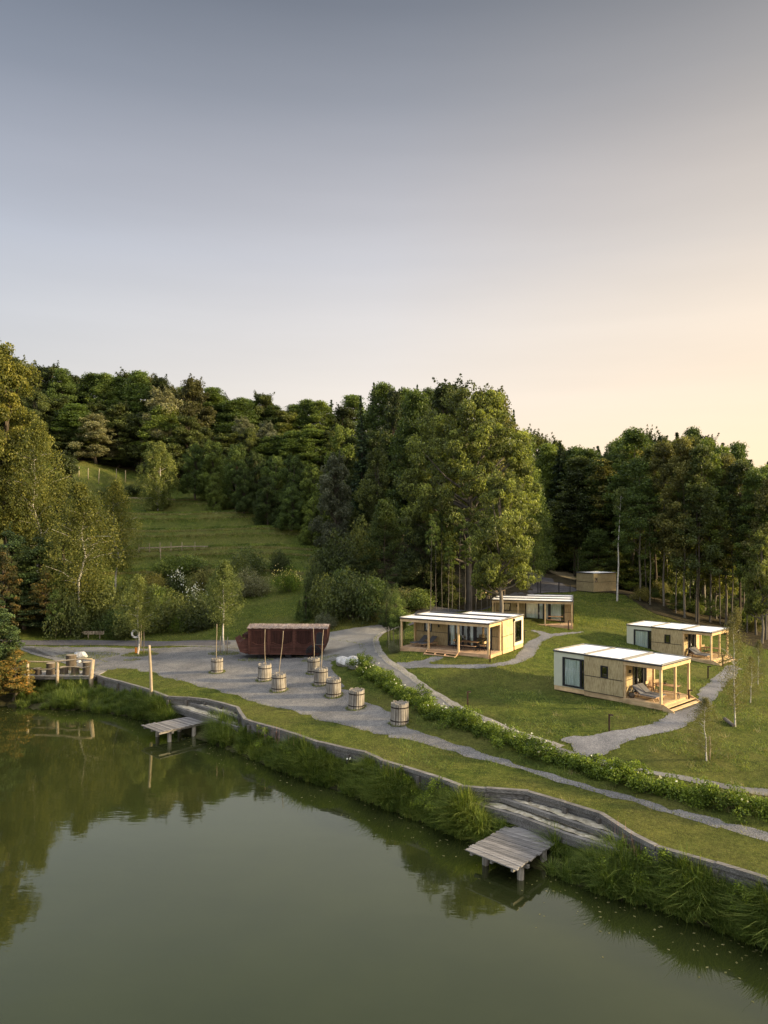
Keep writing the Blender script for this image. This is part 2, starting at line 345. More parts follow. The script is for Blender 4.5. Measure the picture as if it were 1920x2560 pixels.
for a in ((965,1575,80.8),(1431,1575,78.5),(1484,1482,102),(1434,1477,105),(1540,1478,104.3),(1600,1502,97),(1500,1509,96),(1500,1530,88),(1600,1545,88),(1700,1562,90),(1850,1602,85),(1920,1640,75),
          (1700,1505,110),(1900,1510,120),(1400,1470,106),(1350,1420,130),(1340,1385,165),(1390,1440,118),(1250,1487,95),(1100,1532,84),(1172,1528,93),(1000,1558,82),(1130,1523,90),
          (230,1590,84.5),(640,1560,84),(700,1540,88),(600,1500,97),(850,1540,84),(850,1450,100),(900,1532,85),(400,1540,93),(350,1450,108),(400,1372,122),(700,1400,115),
          (780,1330,130),(350,1300,135),(300,1240,150),(600,1270,145),(450,1252,148),(0,1500,90),(0,1400,105),(0,1280,130),(800,1600,78)): cZ(*a)
for x, y, z in ((-200,110,14),(-160,70,5),(-120,180,36),(-60,200,38),(0,200,30),(-20,165,27),(20,170,20),(60,170,9),(110,140,4),(140,90,2),(120,40,2),(90,20,2),(60,60,2.3),(200,200,6),(-200,330,55),(0,330,45),(100,300,22),(250,330,16),
                (-60,150,27),(-30,140,20),(10,125,12),(0,110,9.5),(60,120,5),(35,140,10)): CT.append((x, y, z))
CT = np.array(CT); SC = 50.0
def _phi(r2): return np.where(r2 > 0, .5*r2*np.log(np.maximum(r2, 1e-12)), 0)
def _tps():
    X = CT[:, :2]/SC; n = len(X); d = ((X[:, None]-X[None])**2).sum(-1); K = _phi(d)+np.eye(n)*2e-4
    A = np.zeros((n+3, n+3)); A[:n, :n] = K; A[:n, n] = 1; A[:n, n+1:] = X; A[n, :n] = 1; A[n+1:, :n] = X.T
    return np.linalg.solve(A, np.r_[CT[:, 2], 0, 0, 0])
TW = _tps(); TX = CT[:, :2]/SC
def hl(x, y):
    x = np.asarray(x, float); y = np.asarray(y, float); sh = x.shape; q = np.stack([x.ravel(), y.ravel()], 1)/SC; out = np.empty(len(q))
    for i in range(0, len(q), 20000):
        b = q[i:i+20000]; out[i:i+20000] = _phi(((b[:, None]-TX[None])**2).sum(-1))@TW[:-3]+TW[-3]+b@TW[-2:]
    xx, yy = x.ravel(), y.ravel()
    u = CX+F*xx/np.maximum(yy, 5)
    # low mown terraces on the grassy hill
    k = np.clip((out-8.5)/3, 0, 1)*np.clip((24.5-out)/3, 0, 1)*np.clip((-xx-8)/8, 0, 1)
    out = out+k*.42*np.tanh(2.6*np.sin((out+.05*xx+.9*np.sin(xx*.10))*2*math.pi/3.3))
    w = np.clip((yy-wallZ(u))/1.5, 0, 1); out = w*out+(1-w)*1.93
    out = out+.05*np.sin(xx*.7+1.3)*np.cos(yy*.6)*w
    return out.reshape(sh)
def hz(x, y): return float(hl(np.array([x]), np.array([y]))[0])
_Zs = np.concatenate([np.arange(24, 120, .25), np.arange(120, 260, 1.)])
def G(u, v):
    """ground point seen on the photograph's row and column"""
    x = (u-CX)/F*_Zs; z = H-(v-VH)/F*_Zs; h = hl(x, _Zs); ok = np.nonzero((z <= h) & (_Zs > float(wallZ(u))-.05))[0]
    if len(ok) == 0: return Vector((x[-1], _Zs[-1], h[-1]))
    i = ok[0]
    if i and h[i]-z[i] < 3:
        a = z[i-1]-h[i-1]; b = h[i]-z[i]; Z = _Zs[i-1]+(_Zs[i]-_Zs[i-1])*a/max(a+b, 1e-6)
    else: Z = _Zs[i]
    X = (u-CX)/F*Z; return Vector((X, Z, hz(X, Z)))
# fan grid that follows the timber wall
us = np.unique(np.concatenate([np.arange(-2400, 0, 40), np.arange(0, 1960, 7), np.arange(1960, 3200, 30), _wu[(_wu > -2400)]]))
d = [0.0]
while d[-1] < 420: d.append(d[-1]+(.35 if d[-1] < 70 else .7 if d[-1] < 130 else 4))
d = np.array(d); UU, DD = np.meshgrid(us, d); ZZ = wallZ(UU)+DD; XX = (UU-CX)/F*ZZ; HH = hl(XX, ZZ)
nu, nd = len(us), len(d); idx = np.arange(nu*nd).reshape(nd, nu)
Fq = np.stack([idx[:-1, :-1], idx[:-1, 1:], idx[1:, 1:], idx[1:, :-1]], -1).reshape(-1, 4)
g_ = npmesh('ground', np.stack([XX, ZZ, HH], -1).reshape(-1, 3), Fq, M['ground_grass'], smooth=True); tag(g_, kind='structure')
# bank between wall and water
tt = np.array([-.0, .12, .3, .5, .75, 1.0, 1.3, 2.2]); zz = np.array([1.2, 1.05, .8, .55, .25, -.02, -.35, -1.2])
ub = us; V = []
rng = np.random.default_rng(5)
for k, t in enumerate(tt):
    Zw, Zs_ = wallZ(ub), shoreZ(ub); Z = Zw+(Zs_-Zw)*t; 
    if 0 < k < 7: Z = Z+rng.normal(0, .05, len(ub))
    V.append(np.stack([(ub-CX)/F*Z, Z, np.full(len(ub), zz[k])+(rng.normal(0, .05, len(ub)) if 0 < k < 7 else 0)], -1))
V = np.array(V); idx = np.arange(V.shape[0]*V.shape[1]).reshape(V.shape[:2])
Fq = np.stack([idx[1:, :-1], idx[1:, 1:], idx[:-1, 1:], idx[:-1, :-1]], -1).reshape(-1, 4)
tag(npmesh('bank', V.reshape(-1, 3), Fq, M['bank_soil'], smooth=True), kind='structure')
# water
w_ = MB(); w_.add([(-420,-60,0),(420,-60,0),(420,75,0),(-420,75,0)], [(0,1,2,3)]); tag(w_.build('water', M['pond_water']), kind='structure')
w_ = MB(); w_.add([(-2500,-400,-1.6),(2500,-400,-1.6),(2500,2500,-1.6),(-2500,2500,-1.6)], [(0,1,2,3)]); tag(w_.build('lake_bed', M['bank_soil']), kind='structure')
# ------------------------------------------------------------------ draped sheets
def catmull(pts, n=6, closed=True):
    pts = [Vector(p) for p in pts]; m = len(pts); out = []
    for i in range(m if closed else m-1):
        g = (lambda j: pts[j % m]) if closed else (lambda j: pts[min(max(j, 0), m-1)])
        p0, p1, p2, p3 = g(i-1), g(i), g(i+1), g(i+2)
        for k in range(n):
            t = k/n; out.append(.5*((2*p1)+(-p0+p2)*t+(2*p0-5*p1+4*p2-p3)*t*t+(-p0+3*p1-3*p2+p3)*t**3))
    if not closed: out.append(pts[-1])
    return out
POLYS = []
def inpoly(poly, x, y):
    px = np.array([p[0] for p in poly]); py = np.array([p[1] for p in poly]); ins = np.zeros(x.shape, bool); j = len(px)-1
    for i in range(len(px)):
        c = ((py[i] > y) != (py[j] > y)) & (x < (px[j]-px[i])*(y-py[i])/((py[j]-py[i]) or 1e-9)+px[i]); ins ^= c; j = i
    return ins
def sheet_grid(name, px, mat, off, keep=True, st=1.0):
    w = [(p.x, p.y) for p in catmull([(p[0], p[1], 0) for p in px], 4)]; A = np.array(w); lo, hi = A.min(0), A.max(0)
    gx, gy = np.arange(lo[0], hi[0]+st, st), np.arange(lo[1], hi[1]+st, st); X, Y = np.meshgrid(gx, gy); rgg = np.random.default_rng(3)
    X = X+rgg.normal(0, .15, X.shape); Y = Y+rgg.normal(0, .15, Y.shape)
    idx = np.arange(X.size).reshape(X.shape); f = np.stack([idx[:-1, :-1], idx[:-1, 1:], idx[1:, 1:], idx[1:, :-1]], -1).reshape(-1, 4)
    cx, cy = X.ravel()[f].mean(1), Y.ravel()[f].mean(1); f = f[inpoly(w, cx, cy)]; used, inv = np.unique(f, return_inverse=True); f = inv.reshape(f.shape)
    x, y = X.ravel()[used], Y.ravel()[used]; o = npmesh(name, np.stack([x, y, hl(x, y)+off], 1), f, mat, smooth=True); tag(o, kind='structure')
    if keep: POLYS.append(w)
    return o
def sheet(name, px, mat, off, jit=.08, world=False, keep=True, step=.35, sub=5, seed=1):
    if world is True: return sheet_grid(name, px, mat, off, keep)
    rg = random.Random(seed); w = [Vector((p[0], p[1])) for p in px] if world else [Vector(G(*p)[:2]) for p in px]
    w = [Vector((p.x, p.y, 0)) for p in catmull([(p.x, p.y, 0) for p in w], sub)]
    fine = []
    if world == 'poly': w = [Vector((q[0], q[1], 0)) for q in px]
    for i in range(len(w)):                       # ragged edge
        a, b = w[i], w[(i+1) % len(w)]; n = max(1, int((b-a).length/.5))
        for k in range(n): fine.append(a.lerp(b, k/n)+Vector((rg.gauss(0, jit), rg.gauss(0, jit), 0)))
    bm = bmesh.new(); vs = [bm.verts.new(p) for p in fine]; bm.faces.new(vs)
    bmesh.ops.triangulate(bm, faces=bm.faces[:])
    xs = [p.x for p in fine]; ys = [p.y for p in fine]
    for ax, lo, hi in ((0, min(xs), max(xs)), (1, min(ys), max(ys))):
        c = lo+step
        while c < hi:
            co = [0,0,0]; no = [0,0,0]; co[ax] = c; no[ax] = 1
            bmesh.ops.bisect_plane(bm, geom=bm.verts[:]+bm.edges[:]+bm.faces[:], plane_co=co, plane_no=no, dist=1e-4); c += step
    bmesh.ops.triangulate(bm, faces=bm.faces[:])
    bm.verts.ensure_lookup_table(); x = np.array([v.co.x for v in bm.verts]); y = np.array([v.co.y for v in bm.verts]); z = hl(x, y)+off
    for v, zz_ in zip(bm.verts, z): v.co.z = zz_
    bmesh.ops.recalc_face_normals(bm, faces=bm.faces[:])
    me = bpy.data.meshes.new(name); bm.to_mesh(me); bm.free()
    if len(me.polygons) and me.polygons[0].normal.z < 0: me.flip_normals()
    me.polygons.foreach_set('use_smooth', [True]*len(me.polygons)); me.materials.append(mat)
    o = bpy.data.objects.new(name, me); COL.objects.link(o); tag(o, kind='structure')
    if keep: POLYS.append([(p.x, p.y) for p in fine])
    return o
yard = [(50,1614),(200,1618),(400,1620),(560,1616),(700,1612),(830,1600),(900,1612),(905,1650),(870,1652),(832,1652),(830,1668),(843,1697),(870,1728),(913,1755),(976,1785),(1040,1828),(1140,1861),
 (1298,1914),(1495,1969),(1644,2013),(1790,2048),(1920,2082),(2040,2112),(2040,2140),(1920,2106),(1743,2053),(1570,2003),(1397,1954),(1248,1909),(1140,1882),(1001,1847),(924,1828),(836,1809),(731,1778),
 (635,1755),(558,1731),(500,1716),(440,1700),(386,1685),(328,1672),(285,1673),(245,1682),(238,1668),(262,1655),(240,1640),(215,1630),(150,1620),(60,1620)]
sheet('gravel_yard', yard, M['yard_gravel'], .012, .14)
roadL = [(-700,1592),(-300,1594),(0,1600),(150,1601),(300,1602),(450,1603),(600,1600),(720,1590),(830,1580),(900,1568),(960,1560),(1020,1556),(1080,1546)]
roadI = [(1080,1552),(1020,1562),(985,1570),(962,1579),(944,1590),(936,1602),(940,1617),(950,1636),(971,1657),(1013,1683),(1059,1719),(1105,1746),(1140,1768),(1190,1790),(1275,1828),(1350,1853),(1420,1876),(1515,1902),(1659,1932),(1841,1965),(1920,1975),(2050,2000),(2050,2020)]
roadO = [(1920,1992),(1713,1953),(1560,1925),(1440,1900),(1300,1868),(1170,1822),(1079,1780),(1001,1735),(950,1700),(905,1668),(870,1650),(800,1652),(700,1632),(560,1620),(400,1616),(200,1613),(0,1612),(-300,1610),(-700,1608)]
sheet('road', roadL+roadI+roadO, M['asphalt'], .028, .04)
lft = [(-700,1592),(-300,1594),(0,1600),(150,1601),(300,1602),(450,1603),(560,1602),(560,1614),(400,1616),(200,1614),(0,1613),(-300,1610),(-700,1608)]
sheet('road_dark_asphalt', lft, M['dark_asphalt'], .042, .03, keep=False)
rl = catmull([Vector((*G(*p_)[:2], 0)) for p_ in [(1020,1562),(985,1570),(962,1579),(944,1590),(936,1602),(940,1617),(950,1636),(971,1657),(1013,1683),(1059,1719),(1105,1746),(1140,1768),(1190,1790),(1275,1828),(1350,1853),(1400,1870)]], 3, False)
ll, rr_ = [], []
for i_ in range(len(rl)):
    d_ = (rl[min(i_+1, len(rl)-1)]-rl[max(i_-1, 0)]).normalized(); n_ = Vector((-d_.y, d_.x, 0)); ll.append((rl[i_]+n_*.42)[:2]); rr_.append((rl[i_]-n_*.22)[:2])
sheet('road_gravel_edge', ll+rr_[::-1], M['edge_gravel'], .044, .05, world='poly', sub=1, keep=False)
pA = [(990,1655),(1015,1656),(1054,1651),(1083,1642),(1109,1643),(1090,1652),(1073,1659),(1148,1662),(1223,1660),(1249,1656),(1285,1646),(1301,1628),(1318,1605),(1350,1589),(1327,1576),(1357,1579),(1379,1585),(1412,1581),(1454,1579),(1456,1582),(1415,1587),(1376,1595),(1352,1608),(1338,1634),(1308,1654),(1265,1664),(1223,1669),(1168,1671),(1070,1670),(1015,1671),(1000,1672)]
sheet('path', pA, M['path_gravel'], .016, .07)
pB = [(1425,1862),(1403,1847),(1469,1841),(1522,1831),(1585,1819),(1637,1807),(1665,1791),(1685,1779),(1711,1768),(1742,1749),(1746,1732),(1777,1700),(1808,1674),(1819,1663),(1850,1670),(1847,1680),(1812,1718),(1777,1760),(1725,1809),(1672,1830),(1585,1851),(1557,1860),(1515,1885),(1480,1895),(1446,1885)]
sheet('path', pB, M['path_gravel'], .036, .08)
up = [(1010,1560),(1130,1522),(1240,1498),(1300,1478),(1310,1440),(1320,1400),(1335,1376),(1352,1376),(1362,1400),(1375,1424),(1400,1442),(1430,1455),(1452,1464),(1445,1478),(1380,1482),(1320,1487),(1250,1502),(1150,1530),(1080,1550)]
sheet('upper_road', up, M['dark_asphalt'], .09, .05)
sheet('mulch_verge', [(1368,1418),(1376,1405),(1395,1406),(1415,1424),(1436,1440),(1440,1452),(1420,1448),(1395,1440),(1376,1432)], M['mulch'], .13, .05)
sheet('forest_floor', [(1556,1482),(1580,1500),(1604,1517),(1640,1535),(1700,1552),(1770,1562),(1850,1600),(1900,1620),(2100,1640),(2400,1600),(2300,1480),(1900,1440),(1700,1430),(1560,1440),(1545,1465)], M['forest_floor'], .05, .15, step=1.5)
sheet('forest_floor', [(33,101),(45,99),(60,92),(75,88),(110,84),(150,100),(170,180),(100,240),(40,240),(24,190),(24,130),(28,108)], M['forest_floor'], .10, .2, True, True, 3.0)
sheet('forest_floor', [(-75,152),(-66,160),(-54,164),(-44,160),(-36,153),(-26,146),(-16,135),(-9,122),(-6,108),(-1,98),(10,92),(20,96),(20,130),(22,190),(10,260),(-60,260),(-140,240),(-130,160),(-100,130)], M['forest_floor'], .10, .2, True, True, 3.0)
sheet('forest_floor', [(940,1520),(1000,1532),(1060,1524),(1130,1500),(1200,1480),(1240,1468),(1200,1440),(1100,1430),(1000,1440),(950,1480)], M['forest_floor'], .05, .1, step=1.5)
# ------------------------------------------------------------------ timber retaining wall, stepped landings, docks
rd = random.Random(11)
def wallpt(u, z=ZT): Z = float(wallZ(u)); return Vector(((u-CX)/F*Z, Z, z))
wall = empty('retaining_wall', wallpt(900, 1.0), 0, 'long weathered grey timber retaining wall between the mown lawn and the reeds', 'retaining wall')
pl = [wallpt(p[0]) for p in WALLPX]
# resample long pieces
seg = []
for a, b in zip(pl[:-1], pl[1:]):
    n = max(1, round((b-a).length/3.6))
    for k in range(n): seg.append((a.lerp(b, k/n), a.lerp(b, (k+1)/n)))
W0 = wall.location
for a, b in seg:
    if (b-a).length < .2: continue
    dd = (b-a).normalized(); nrm = Vector((dd.y, -dd.x, 0)); nrm = nrm if nrm.y < 0 else -nrm
    j = rd.uniform(-.02, .02)
    MB().beam(a-W0+dd*.01+nrm*.06+Vector((0,0,.05+j)), b-W0-dd*.01+nrm*.06+Vector((0,0,.05+j+rd.uniform(-.015,.015))), .26, .20).build('cap_beam', M['grey_wood_x'], wall)
    m = MB()
    for k, zz_ in enumerate((-.18, -.42, -.66, -.90)):
        m.beam(a-W0+nrm*(.06+rd.uniform(-.02,.02))+Vector((0,0,zz_)), b-W0+nrm*.06+Vector((0,0,zz_+rd.uniform(-.015,.015))), .10, .215)
    m.build('planks', M['grey_wood_x'], wall)
    if (b-a).length > 1.2:
        q = a.lerp(b, 0.02)+nrm*.20; MB().box(-.10,.10,-.10,.10,-1.3,rd.uniform(-.16,-.07)).build('post', M['post_wood'], wall, q-W0).rotation_euler = (0,0,math.atan2(dd.y,dd.x))
def landing(name, label, low, mid, tread1, tread2):
    o = empty(name, P(*low[0]), 0, label, 'steps', 'stepped landings down to the docks'); L = o.location
    for pts, h_, nm in ((low, .22, 'step_beam'), (mid, .20, 'step_beam')):
        for a, b in zip(pts[:-1], pts[1:]):
            A, B = P(*a), P(*b); MB().beam(A-L-Vector((0,0,h_/2)), B-L-Vector((0,0,h_/2)), .24, h_).build(nm, M['grey_wood_x'], o)
            if pts is low: MB().beam(A-L-Vector((0,0,h_+.14)), B-L-Vector((0,0,h_+.14)), .16, .26).build('lower_board', M['grey_wood_x'], o)
    for tr in (tread1, tread2):
        bm = bmesh.new(); vs = [bm.verts.new(P(*p)-L) for p in tr]; bm.faces.new(vs); bmesh.ops.triangulate(bm, faces=bm.faces[:])
        for _ in range(4): bmesh.ops.subdivide_edges(bm, edges=[e for e in bm.edges if e.calc_length() > .5], cuts=1, use_grid_fill=False); bmesh.ops.triangulate(bm, faces=bm.faces[:])
        for v in bm.verts: v.co.z += rd.uniform(-.035, .035)
        bmesh.ops.recalc_face_normals(bm, faces=bm.faces[:])
        me = bpy.data.meshes.new('tread'); bm.to_mesh(me); bm.free(); me.materials.append(M['sand'])
        t = bpy.data.objects.new('tread', me); COL.objects.link(t); t.parent = o
    return o
landing('stepped_landing', 'sandy stepped landing framed with grey beams above the larger front dock',
    [(1167,2001,1.40),(1298,2038,1.40),(1414,2082,1.40),(1574,2132,1.40)], [(1248,1991,1.66),(1377,2035,1.66),(1566,2098,1.66)],
    [(1167,1999,1.35),(1300,2034,1.35),(1416,2078,1.35),(1572,2128,1.35),(1580,2100,1.35),(1380,2040,1.35),(1262,2002,1.35),(1190,1988,1.35)],
    [(1255,1991,1.61),(1377,2031,1.61),(1560,2092,1.61),(1578,2092,1.61),(1503,2047,1.61),(1416,2020,1.61),(1322,1993,1.61)])
landing('stepped_landing', 'smaller far stepped landing with pale sand treads beside the narrow dock',
    [(430,1762,1.40),(500,1785,1.40),(597,1817,1.40)], [(478,1757,1.68),(540,1775,1.68),(598,1793,1.68)],
    [(430,1761,1.40),(500,1783,1.40),(597,1813,1.40),(604,1800,1.40),(540,1783,1.40),(470,1760,1.40),(440,1754,1.40)],
    [(480,1756,1.63),(540,1773,1.63),(598,1790,1.63),(597,1778,1.63),(558,1767,1.63),(517,1757,1.63)])
def dock(name, label, A, B, C_, D, z, nplank, split=None):
    """A left-front, B right-front corner over water; D, C_ landward corners; planks run parallel to A-B"""
    o = empty(name, (A+B)/2*1.0, 0, label, 'dock', 'plank docks on the pond'); L = o.location.copy()
    for k in range(nplank):
        t0, t1 = k/nplank, (k+.93)/nplank; j = rd.uniform(-.05, .05); j2 = rd.uniform(-.05, .05)
        a0, a1 = A.lerp(D, t0), A.lerp(D, t1); b0, b1 = B.lerp(C_, t0), B.lerp(C_, t1)
        e = (B-A).normalized()
        if split and t0 > split: a0 = a0+e*.42; a1 = a1+e*.42
        a0, a1, b0, b1 = a0+e*j, a1+e*j, b0+e*j2, b1+e*j2; dz = Vector((0,0,rd.uniform(-.012,.012))); th = Vector((0,0,-.045))
        q = [a0+dz, b0+dz, b1+dz, a1+dz]
        m = MB(); m.add([x-L for x in q]+[x+th-L for x in q], [(0,1,2,3),(7,6,5,4),(0,4,5,1),(1,5,6,2),(2,6,7,3),(3,7,4,0)])
        m.build('plank', M['dock_plank'], o)
    for s in (.10, .5, .90):
        a = A.lerp(B, s); d_ = D.lerp(C_, s); MB().beam(a-L+Vector((0,0,-.14))+(a-d_).normalized()*-.08, d_-L+Vector((0,0,-.14)), .12, .17).build('joist', M['grey_wood_y'], o)
    for s, t in ((.16,.24),(.86,.22),(.12,.66),(.88,.66)):
        q = A.lerp(B, s).lerp(D.lerp(C_, s), t); MB().tube([q-L+Vector((0,0,-.2)), q-L+Vector((rd.uniform(-.04,.04),0,-1.9))], [.15,.17], 10).build('pile', M['grey_wood_z'], o)
    a = A.lerp(D, .23); b = B.lerp(C_, .23); MB().beam(a-L+Vector((0,0,-.24))-(b-a).normalized()*.1, b-L+Vector((0,0,-.24)), .16, .14).build('crossbeam', M['grey_wood_x'], o)
    return o
def plankmat():
    m, tr, o = newmat('dock_plank'); t = NT(tr); p = oc(t); rot = t.n('ShaderNodeMapping', {'Vector': p, 'Rotation': (0,0,R(34)), 'Scale': (1.2,26,26)}).outputs[0]
    g = t.noise(rot, 1, 5, .65); rnd = t.n('ShaderNodeObjectInfo').outputs['Random']
    col = t.ramp(g, [(.28,(.065,.06,.055)),(.5,(.17,.16,.153)),(.75,(.30,.285,.275))])
    col = t.mix(1.0, col, t.ramp(rnd, [(0,(.62,.62,.62)),(1,(1.25,1.24,1.22))]), 'MULTIPLY')
    finish(t, o, col, .85, g, .5, .02, spec=.2); M['dock_plank'] = m
plankmat()
dock('dock', 'broad weathered plank dock at the front right reaching over the water', P(1163,2123,.88), P(1291,2174,.88), P(1414,2090,.88), P(1283,2056,.88), .88, 24, .80)
dock('dock', 'narrow grey plank dock on the left below the far stepped landing', P(353,1813,.95), P(399,1831,.95), P(535,1800,.95), P(488,1788,.95), .95, 24)
# ------------------------------------------------------------------ rustic bridge deck with rails and log stools
bz = 2.02
br = empty('bridge', (P(150,1691,bz)), 0, 'rustic wooden footbridge with crooked log handrails beside the conifer on the left', 'bridge'); BL = br.location
fy = P(234,1690,bz).y
xs0, xs1 = P(45,1691,bz).x, P(236,1691,bz).x
k = xs0
while k < xs1:
    MB().box(k, k+.21, fy-.05, fy+2.7, bz-.07, bz+rd.uniform(-.01,.012)).build('deck_plank', M['grey_wood_y'], br).matrix_parent_inverse = Matrix.Translation(-BL); k += .23
MB().box(xs0, xs1, fy-.02, fy+.16, bz-.30, bz-.075).build('edge_beam', M['grey_wood_x'], br).matrix_parent_inverse = Matrix.Translation(-BL)
def bt(pts, r, nm, mat='stick_wood', n=9):
    o = MB().tube([Vector(p)-BL for p in pts], r, n).build(nm, M[mat], br); return o
for u0, ut, v in ((71,71,1652),(145,146,1654),(229,234,1648)):
    b = P(u0, 1691, bz); tp = Vector(((ut-CX)/F*fy, fy, H-(v-VH)/F*fy)); rr = .20 if u0 > 200 else .14
    bt([b+Vector((0,-.14,-1.9)), b+Vector((0,-.14,0)), tp+Vector((0,-.14,0))], [rr*1.1, rr, rr*.85], 'post')
def rail(px, r):
    bt([Vector(((u-CX)/F*(fy-.2), fy-.2, H-(v-VH)/F*(fy-.2))) for u, v in px], r, 'handrail')
rail([(46,1653),(75,1654),(110,1654.5),(150,1653),(185,1649),(210,1647),(231,1648)], [.05,.07,.065,.075,.065,.07,.06])
rail([(74,1672),(100,1673.5),(125,1673),(142,1670),(150,1670),(168,1667),(185,1667),(205,1669),(228,1666)], [.05,.06,.05,.055,.06,.055,.05,.055,.05])
stn = None
STO = [(90,1688,.55,.24,'small log stool nearest the conifer on the rustic bridge'),(99,1688,.62,.26,'log stool second from the left on the rustic bridge'),
       (128,1688,1.05,.40,'tall dark log stump left of the middle bridge post'),(158,1686,.66,.36,'wide log stool just right of the middle bridge post'),
       (188,1685,.70,.36,'log stool between the middle and right bridge posts'),(219,1686,1.15,.42,'big tall log stump behind the right bridge post')]
def stump(h_, r, label, loc, nm='log_stool'):
    o = empty(nm, loc, rd.uniform(0,6), label, 'log stool', 'log stools on the bridge')
    MB().tube([(0,0,0),(0.01,0,h_*.5),(0,0,h_)], [r*1.08,r*.98,r], 14, False).build('trunk', M['bark'], o)
    MB().disc((0,0,h_-.003), r*.995, 14).build('cut_top', M['stick_wood'], o)
for u, v, h_, r, lb in STO: stump(h_, r, lb, Vector(((u-CX)/F*(fy+.9), fy+.9+rd.uniform(-.2,.2), bz+.012)))
stump(1.5, .48, 'tallest upright log stump standing behind the bridge rail below the boulder', Vector(((178-CX)/F*(fy+3.2), fy+3.2, 1.95)), 'log_stool')
# ------------------------------------------------------------------ boulders
def rock(name, label, loc, s, seed, rz=0):
    rg = random.Random(seed); bm = bmesh.new(); bmesh.ops.create_icosphere(bm, subdivisions=4, radius=1)
    planes = [(Vector((rg.gauss(0,1), rg.gauss(0,1), rg.gauss(.2,.8))).normalized(), rg.uniform(.62,.9)) for _ in range(22)]
    for v in bm.verts:
        for n, d_ in planes:
            t = v.co.dot(n)-d_
            if t > 0: v.co -= n*t*.92
        v.co += Vector([rg.uniform(-.012,.012) for _ in range(3)])
    for v in bm.verts: v.co = Vector((v.co.x*s[0], v.co.y*s[1], v.co.z*s[2]))
    me = bpy.data.meshes.new(name); bm.to_mesh(me); bm.free(); me.materials.append(M['pale_rock'])
    o = bpy.data.objects.new(name, me); COL.objects.link(o); o.location = loc; o.rotation_euler = (0,0,rz); return tag(o, label, 'boulder')
q = G(202,1645); rock('boulder', 'grey white boulder on the grass patch behind the rustic bridge', q+Vector((0,0,.32)), (.78,.6,.50), 3)
q = G(866,1662); rock('boulder', 'large white boulder at the left end of the flowering hedge', q+Vector((-.2,0,.25)), (1.15,.7,.62), 8, -.3)
q = G(882,1670); rock('boulder', 'rounded white boulder leaning against the first hedge bush', q+Vector((.1,0,.35)), (.95,.7,.72), 12, -.5)
q = G(197,1656); rock('boulder', 'small stone lying just in front of the grey white boulder', q+Vector((0,0,.08)), (.3,.22,.18), 21)
# ------------------------------------------------------------------ barrels and poles
def barrel():
    o = empty('barrel'); n = 22
    m = MB()
    for k in range(n):
        a = 2*math.pi*k/n; rr = .575+rd.uniform(-.018,.018); w = .5*2*math.pi*.58/n*rd.uniform(.68,.86); h_ = 1.40+rd.uniform(-.07,.04); lo = rd.uniform(-.03,.03)
        c, s = math.cos(a), math.sin(a); vs = []
        for z, e in ((lo-.1, 1.05), (h_*.5, 1.01), (h_, .985)):
            for dr, dt in ((0,-w),(0,w),(-.07,w),(-.07,-w)):
                r_ = (rr+dr)*e; vs.append((c*r_-s*dt, s*r_+c*dt, z))
        fs = [(8,9,10,11)]
        for l in (0, 4):
            for q_ in range(4): fs.append((l+q_, l+(q_+1)%4, l+4+(q_+1)%4, l+4+q_))
        m.add(vs, fs)
    m.build('staves', M['grey_wood_z'], o)
    MB().tube([(0,0,0),(0,0,1.30)], .48, 20).build('core', M['letter_dark'], o)
    t = MB(); w = 1.06/7
    for k in range(7):
        y0 = -.53+k*w; y1 = y0+w*.94; ym = max(abs(y0), abs(y1)); L = math.sqrt(max(.53**2-ym**2, .02)); z = 1.36+rd.uniform(-.015,.02); t.box(-L, L, y0, y1, z-.06, z)
    t.build('lid', M['grey_wood_x'], o)
    for z, r_ in ((.26,.615),(1.12,.60)):
        hp = MB(); nn = 28; vs = []
        for k in range(nn):
            a = 2*math.pi*k/nn
            for rr, zz_ in ((r_,z-.035),(r_,z+.035),(r_-.06,z+.035),(r_-.06,z-.035)): vs.append((math.cos(a)*rr, math.sin(a)*rr, zz_))
        hp.add(vs, [(k*4+j, ((k+1)%nn)*4+j, ((k+1)%nn)*4+(j+1)%4, k*4+(j+1)%4) for k in range(nn) for j in range(4)]); hp.build('hoop', M['hoop_metal'], o)
    return o
BR = [(539,1684,.92,'wooden stave barrel farthest left on the gravel, below the slim birch'),
      (659,1704,1.0,'stave barrel with an upright pole, in front of the middle of the red wagon'),
      (695,1731,1.0,'stave barrel with the leaning pole, front barrel of the left pair'),
      (784,1686,.95,'stave barrel partly hidden, nearest the wheel of the red wagon'),
      (801,1715,.97,'stave barrel overlapping the one beside the wagon wheel, pole rising behind it'),
      (833,1745,1.0,'stave barrel without a pole, third from the right along the path'),
      (890,1775,1.0,'stave barrel without a pole, second from the right along the path'),
      (999.5,1815,1.04,'largest looking stave barrel, standing alone where the gravel narrows to a path')]
b0 = None; BLOC = []
for i, (u, v, s, lb) in enumerate(BR):
    q = G(u, v); q.y += .5
    if b0 is None: b0 = barrel(); o = b0
    else: o = copy_tree(b0)
    o.location = (q.x, q.y, hz(q.x, q.y)-.02); o.scale = (s, s, s); o.rotation_euler = (rd.uniform(-.03,.03), rd.uniform(-.03,.03), rd.uniform(0, 6)); tag(o, lb, 'barrel', 'stave barrels used as standing tables'); BLOC.append(o.location.copy())
def pole(base, top, r, label, nm='pole', mat='stick_wood', group='wooden poles at the barrels', cat='pole', n=7):
    base = Vector(base); top = Vector(top); pts = []
    for k in range(n): t = k/(n-1); pts.append(base.lerp(top, t)-base+Vector((math.sin(t*5+base.x)*.03, 0, 0)))
    o = MB().tube(pts, [r*(1.08-.25*k/(n-1)) for k in range(n)], 8).build(nm, M[mat], None, base); return tag(o, label, cat, group)
def ptop(u, v, y): return Vector(((u-CX)/F*y, y, H-(v-VH)/F*y))
